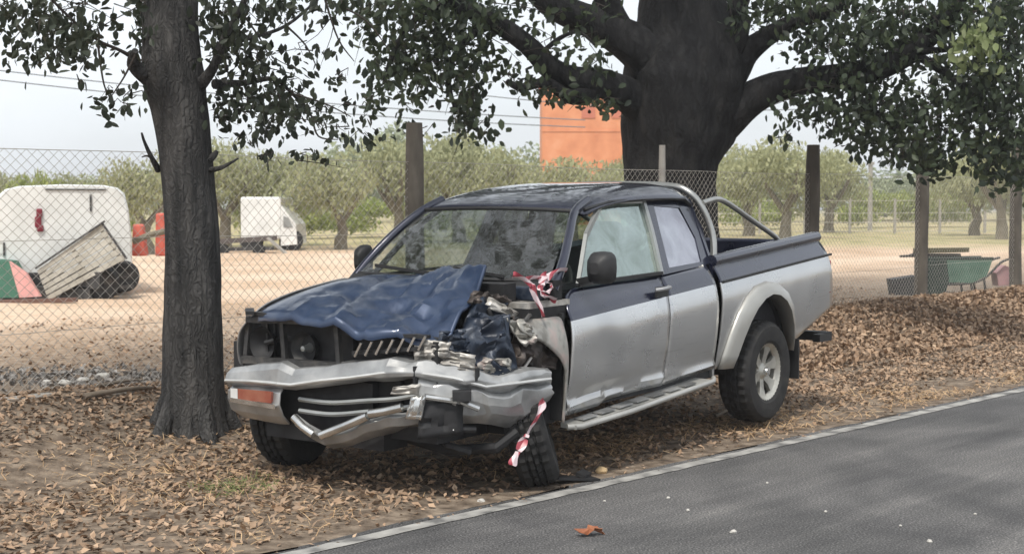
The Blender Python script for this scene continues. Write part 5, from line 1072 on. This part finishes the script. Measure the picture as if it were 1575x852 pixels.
thing_prism([(1408,382),(1491,381),(1491,388),(1408,390)], DW+.05, .14, 'plank', M['wood_dark'] if 'wood_dark' in M else mat('mossy_plank', (.12,.11,.06), rough=.9), 'mossy brown plank lying across the green wheelbarrow, uppermost', 'plank')
thing_prism([(1386,396),(1478,395),(1478,390),(1406,390),(1400,392),(1386,393)], DW+.25, .12, 'plank', mat('grey_plank', (.09,.085,.08), rough=.9), 'dark grey board in the wheelbarrow poking out to the left', 'plank')
thing_prism([(1372,430),(1412,424),(1414,456),(1376,456)], DW-.3, .35, 'crate', mat('black_crate', (.03,.032,.034), rough=.7), 'black crate left of the fence post beside the wheelbarrow', 'crate')
thing_prism([(1424,402),(1456,400),(1460,430),(1452,458),(1428,460)], DW-.2, .35, 'bin', M['wb_dark'], 'dark green bin between the fence post and the wheelbarrow tray', 'bin')
thing_prism([(1533,420),(1545,408),(1556,412),(1558,438),(1536,440)], DW+.1, .3, 'bag', mat('pink_bag', (.6,.33,.34), rough=.7), 'pink plastic bag under the wheelbarrow handle beside the last post', 'bag')
thing_prism([(1506,462),(1516,456),(1528,460),(1520,465)], DW-2.3, .15, 'paper', M['pale_stone'], 'crumpled white paper scrap on the leaf bank below the wheelbarrow', 'paper')
thing_prism([(1455,455),(1505,452),(1508,460),(1458,462)], DW-.4, .2, 'plank', M['grime'], 'dark board lying on the ground under the wheelbarrow tray', 'plank')

# ------------------------------------------------------------------ olives, shrubs, far trees, building
def crown_mesh(name, m, n, size, rx, rz, seed, lumps=9, tall=1.0):
    r = np.random.default_rng(seed); c = []; 
    for i in range(lumps):
        a = r.uniform(0, 2*pi); rad = r.uniform(.15,.75)*rx; c.append((rad*cos(a), rad*sin(a), r.uniform(-.45,.55)*rz*tall, r.uniform(.35,.6)*rx, r.uniform(.35,.6)*rz))
    k = r.integers(0, lumps, n); c = np.array(c); d = r.normal(size=(n,3)); d /= np.linalg.norm(d, axis=1)[:,None]; rr = r.uniform(0,1,n)**.38
    pos = c[k,:3]+d*rr[:,None]*np.stack([c[k,3],c[k,3],c[k,4]],1)
    o = scatter(name, pos, r.uniform(.6,1.4,n)*size, LEAF_S, LEAF_SF, m, None, 1.6, None); me = o.data; bpy.data.objects.remove(o); return me
olive_meshes = [crown_mesh('olive_crown', M['olive_leaf'], 3800, .17, 2.3, 1.5, s) for s in (1,2,3)]
shrub_meshes = [crown_mesh('shrub_crown', M['shrub_leaf'], 2200, .2, 1.7, 1.1, s) for s in (11,12)]
wood_meshes = [crown_mesh('wood_crown', M['wood_leaf'], 2600, .42, 4.2, 3.4, s, 11) for s in (21,22)]
def trunk_mesh(name, seed, h, r, fork=True):
    rnd = random.Random(seed); g = MB(); P_, r_ = spline([(0,0,-.3),(.05,0,.3),(rnd.uniform(-.1,.1),0,h*.6),(rnd.uniform(-.15,.15),0,h)], [r*1.4,r*1.1,r*.9,r*.8], 4); g.tube(P_, r_, 10, nz=.25, seed=seed)
    for i in range(4):
        a = rnd.uniform(0, 2*pi) if i > 1 else pi*i+rnd.uniform(-.3,.3); P_, r_ = spline([(0,0,h*.85),(.4*cos(a),.4*sin(a),h+.35),(.8*cos(a),.8*sin(a),h+1.0),(.95*cos(a),.95*sin(a),h+1.7)], [r*.7,r*.55,r*.4,r*.15], 4); g.tube(P_, r_, 7, nz=.2, seed=seed+i)
    return mesh(name, g.v, g.f, M['olive_bark'], 60)
ot = [trunk_mesh('olive_trunk', s, 1.25, .2) for s in (1,2,3)]
def linkc(name, me, par, loc, sc=(1,1,1), rz=0):
    o = bpy.data.objects.new(name, me); COL.objects.link(o); o.parent = par; o.location = loc; o.scale = sc; o.rotation_euler = (0,0,rz); return o
def far_tree(x, d, htop, width, label, cm, tm, group, name='olive_tree', low=.55, k=0, cat='tree'):
    bx = (x-787.5)/FPX*d; bz = gz1(bx, d); t = empty(name, (bx, d, bz)); tag(t, label, cat, group)
    h = CAMH+(322.9-htop)/FPX*d-bz     # total height
    if tm: linkc('trunk', tm, t, (0,0,0), (h/4,h/4,h/4.2), k*1.3)
    w = width/FPX*d/2*(1.12 if cm in olive_meshes else 1); hz = (h-low)/2
    c = linkc('crown', cm, t, (0,0,low+hz), (w/2.05 if cm in olive_meshes else w/(1.55 if cm in shrub_meshes else 3.8), w/2.05 if cm in olive_meshes else w/(1.55 if cm in shrub_meshes else 3.8), hz/(1.45 if cm in olive_meshes else (1.05 if cm in shrub_meshes else 3.1))), k*2.1); c['kind'] = 'stuff'
    return t
G1 = 'olive trees across the field'
O = [(225,40,222,120,'grey green olive tree left of the near trunk, behind the van'),(345,46,205,150,'olive tree just right of the near trunk above the lorry'),(440,47,226,130,'olive tree with trunk right of the white lorry'),(525,44,214,150,'olive tree with forked trunk in the gap between lorry and pickup'),(612,50,205,140,'olive tree directly behind the tall left fence post'),(705,52,188,150,'tallest pale olive tree right of the left fence post'),(795,50,205,130,'olive tree in front of the left edge of the orange building'),(885,48,238,130,'low olive tree below the orange building'),(960,52,232,110,'olive tree half hidden by the massive trunk'),
     (1150,60,203,110,'yellowish olive tree just right of the massive trunk'),(1206,56,205,150,'olive tree with clear forked trunk left of the middle fence post'),(1275,66,218,120,'olive tree just right of the middle fence post'),(1500,60,215,120,'olive tree between the two right fence posts'),(1540,54,205,130,'olive tree with dark trunk by the rightmost fence post'),(1620,58,215,130,'olive tree cut by the right edge'),(130,52,250,110,'olive tree far behind the white van roof'),(20,50,262,110,'olive tree at the far left edge behind the van')]
for i, (x, d, top, w, l) in enumerate(O): far_tree(x, d, top, w, l, olive_meshes[i%3], ot[i%3], G1, k=i)
G2 = 'bright shrubs behind the left field'
S = [(75,44,250,70,'bright green pointed shrub behind the van roof'),(30,45,272,80,'low yellow green shrub behind the left end of the van'),(135,46,272,90,'yellow green shrub behind the right end of the van roof'),(385,55,262,90,'bright green shrub above the white lorry'),(185,47,282,70,'small shrub between van and near trunk')]
for i, (x, d, top, w, l) in enumerate(S): far_tree(x, d, top, w, l, shrub_meshes[i%2], None, G2, 'shrub', .1, i+3, 'shrub')
S = [(470,56,300,100,'pale shrub mass under the olives just right of the white lorry'),(560,58,305,110,'pale shrub under the olives left of the tall left fence post'),(660,60,300,110,'pale shrub under the olives just right of the tall left fence post'),(760,60,298,110,'pale shrub under the olives above the pickup windscreen'),(860,60,300,110,'pale shrub below the orange building above the pickup roof'),(1130,72,300,110,'pale green shrub right beside the massive trunk'),(1180,74,300,100,'pale green shrub left of the middle fence post above the roll bar'),(1330,76,292,90,'pale green shrub beside the thin pale pole'),(1400,78,286,90,'pale green shrub behind the fence post left of the wheelbarrow'),(1460,78,292,90,'pale green shrub above the wheelbarrow behind the field fence')]
for i, (x, d, top, w, l) in enumerate(S): far_tree(x, d, top, w, l, shrub_meshes[i%2], None, 'undergrowth shrubs behind the field', 'shrub', .05, i, 'shrub')
# distant wood line
G3 = 'distant wood beyond the olives'
WL = [(-60,292,'at the left picture edge'),(60,288,'above the left half of the white van'),(180,270,'between the white van and the near trunk'),(300,262,'hidden by the near trunk'),(420,250,'above the white lorry'),(520,240,'between lorry and tall left fence post'),(590,196,'rising highest just left of the tall left fence post'),(680,226,'just right of the tall left fence post'),(780,232,'just left of the orange building'),(900,250,'in front of the orange building base'),(1010,240,'behind the massive trunk'),(1130,236,'just right of the massive trunk'),(1240,246,'behind the middle fence post'),(1330,262,'behind the thin pale pole'),(1390,270,'left of the post beside the wheelbarrow'),(1450,262,'above the wheelbarrow'),(1530,250,'left of the last fence post'),(1640,240,'at the right picture edge')]
for i, (x, top, l) in enumerate(WL):
    far_tree(x, 110+7*(i%3), top, 190, 'hazy distant wood tree '+l, wood_meshes[i%2], None, G3, 'wood_tree', .2, i)
# orange building
q = px(895, 322, 96); bz = gz1(q.x, q.y); bld = empty('building', (q.x, q.y, bz)); tag(bld, 'tall plain orange rendered building rising behind the olive trees', 'building')
def bxp(x, y): return px(x, y, 96).x-q.x, px(x, y, 96).z-bz
M['orange'] = mat('orange_render', [(.3,(.56,.2,.09)),(.55,(.68,.27,.13)),(.75,(.74,.35,.2))], scale=.8, rough=.9)
M['orange2'] = mat('orange_render_red', [(.3,(.46,.13,.08)),(.7,(.58,.2,.12))], scale=.8, rough=.9)
a = bxp(834,133)[0]; b = bxp(1010,133)[0]; zt = bxp(834,128)[1]
g = MB(); g.box(((a+b)/2, 4, zt/2), (b-a, 8, zt)); wl = g.build('wall', M['orange'], bld)
g = MB(); g.box(((a+b)/2, 4, zt+.12), (b-a+.25, 8.25, .24)); g.build('roof', M['orange2'], bld)
x0 = bxp(905,150)[0]; z1 = bxp(905,165)[1]; z0 = bxp(905,182)[1]
for i in range(2):
    g = MB(); g.box((x0+i*2.0, -.03, (z0+z1)/2), (.9,.06,z1-z0)); g.build('window', M['orange2'], bld)
for z in (3.2, 6.2): g = MB(); g.box(((a+b)/2, -.02, z), (b-a+.04, .05, .12)); g.build('ledge', M['orange'], bld)
# far field fence on the right
ff = empty('field_fence', (16, 58, gz1(16,58))); tag(ff, 'low pale mesh fence on concrete posts across the far side of the field', 'fence')
for i in range(12):
    x = 7+i*2.0; y = 64; z = gz1(x, y); p = Vector((x, y, z))-ff.location; g = MB(); g.box(p+Vector((0,0,.7)), (.10,.10,1.7)); g.build('post', M['pale_post'] if 'pale_post' in M else M['concrete'], ff)
a = Vector((7,64,0)); wv_ = MB()
for h in (.1,.5,.9,1.45): wv_.tube([Vector((7+i*2.0,64,gz1(7+i*2.0,64)+h))-ff.location for i in range(12)], .012, 4)
for i in range(110): x = 7+i*.2; z = gz1(x,64); wv_.bar(Vector((x,64,z+.05))-ff.location, Vector((x,64,z+1.45))-ff.location, .008)
wv_.build('wire_mesh', M['wire'], ff, kind='stuff')
# pale light pole
p0 = px(1338,350,70); g = MB(); pl = empty('pole', (p0.x, 70, gz1(p0.x,70))); tag(pl, 'thin pale pole standing in the far greenery right of the pickup tail', 'pole'); g.tube([(0,0,0),(0,0,3.2)], .11, 8); g.build('shaft', M['concrete'], pl); g = MB(); g.box((0,0,3.25), (.3,.3,.14)); g.build('cap', M['concrete'], pl)
# overhead cables
def cable(x0, y0, x1, y1, d0, d1, sag, label):
    a = px(x0, y0, d0); b = px(x1, y1, d1); P_ = []
    for i in range(30): t = i/29; p = a.lerp(b, t); p.z -= sag*4*t*(1-t); P_.append(p)
    g = MB(); g.tube(P_, .022, 5); o = g.build('overhead_cable', mat('grey_cable', (.2,.21,.23), rough=.7)); tag(o, label, 'cable'); return o
cable(-250,78,900,185,50,62,.3,'upper of the two thin overhead cables crossing the left sky')
cable(-250,92,900,196,50,62,.35,'lower of the two thin overhead cables crossing the left sky')
cable(700,142,1250,168,60,62,.3,'thin overhead cable crossing the sky left of the orange building')

# ------------------------------------------------------------------ thin dry haze over the field
HZ = True
if HZ:
    g = MB(); g.box((50, 720, 6.0), (1560, 1620, 16.5)); hz = g.build('haze', None, kind='stuff')
    m = bpy.data.materials.new('haze'); m.use_nodes = True; nt = m.node_tree; nt.nodes.clear(); o_ = nt.nodes.new('ShaderNodeOutputMaterial'); v_ = nt.nodes.new('ShaderNodeVolumePrincipled'); v_.inputs['Color'].default_value = (.97,.98,1,1); v_.inputs['Density'].default_value = .0013; v_.inputs['Anisotropy'].default_value = .2
    nt.links.new(v_.outputs[0], o_.inputs['Volume']); hz.data.materials.append(m); tag(hz, 'thin pale haze over the field', 'haze')
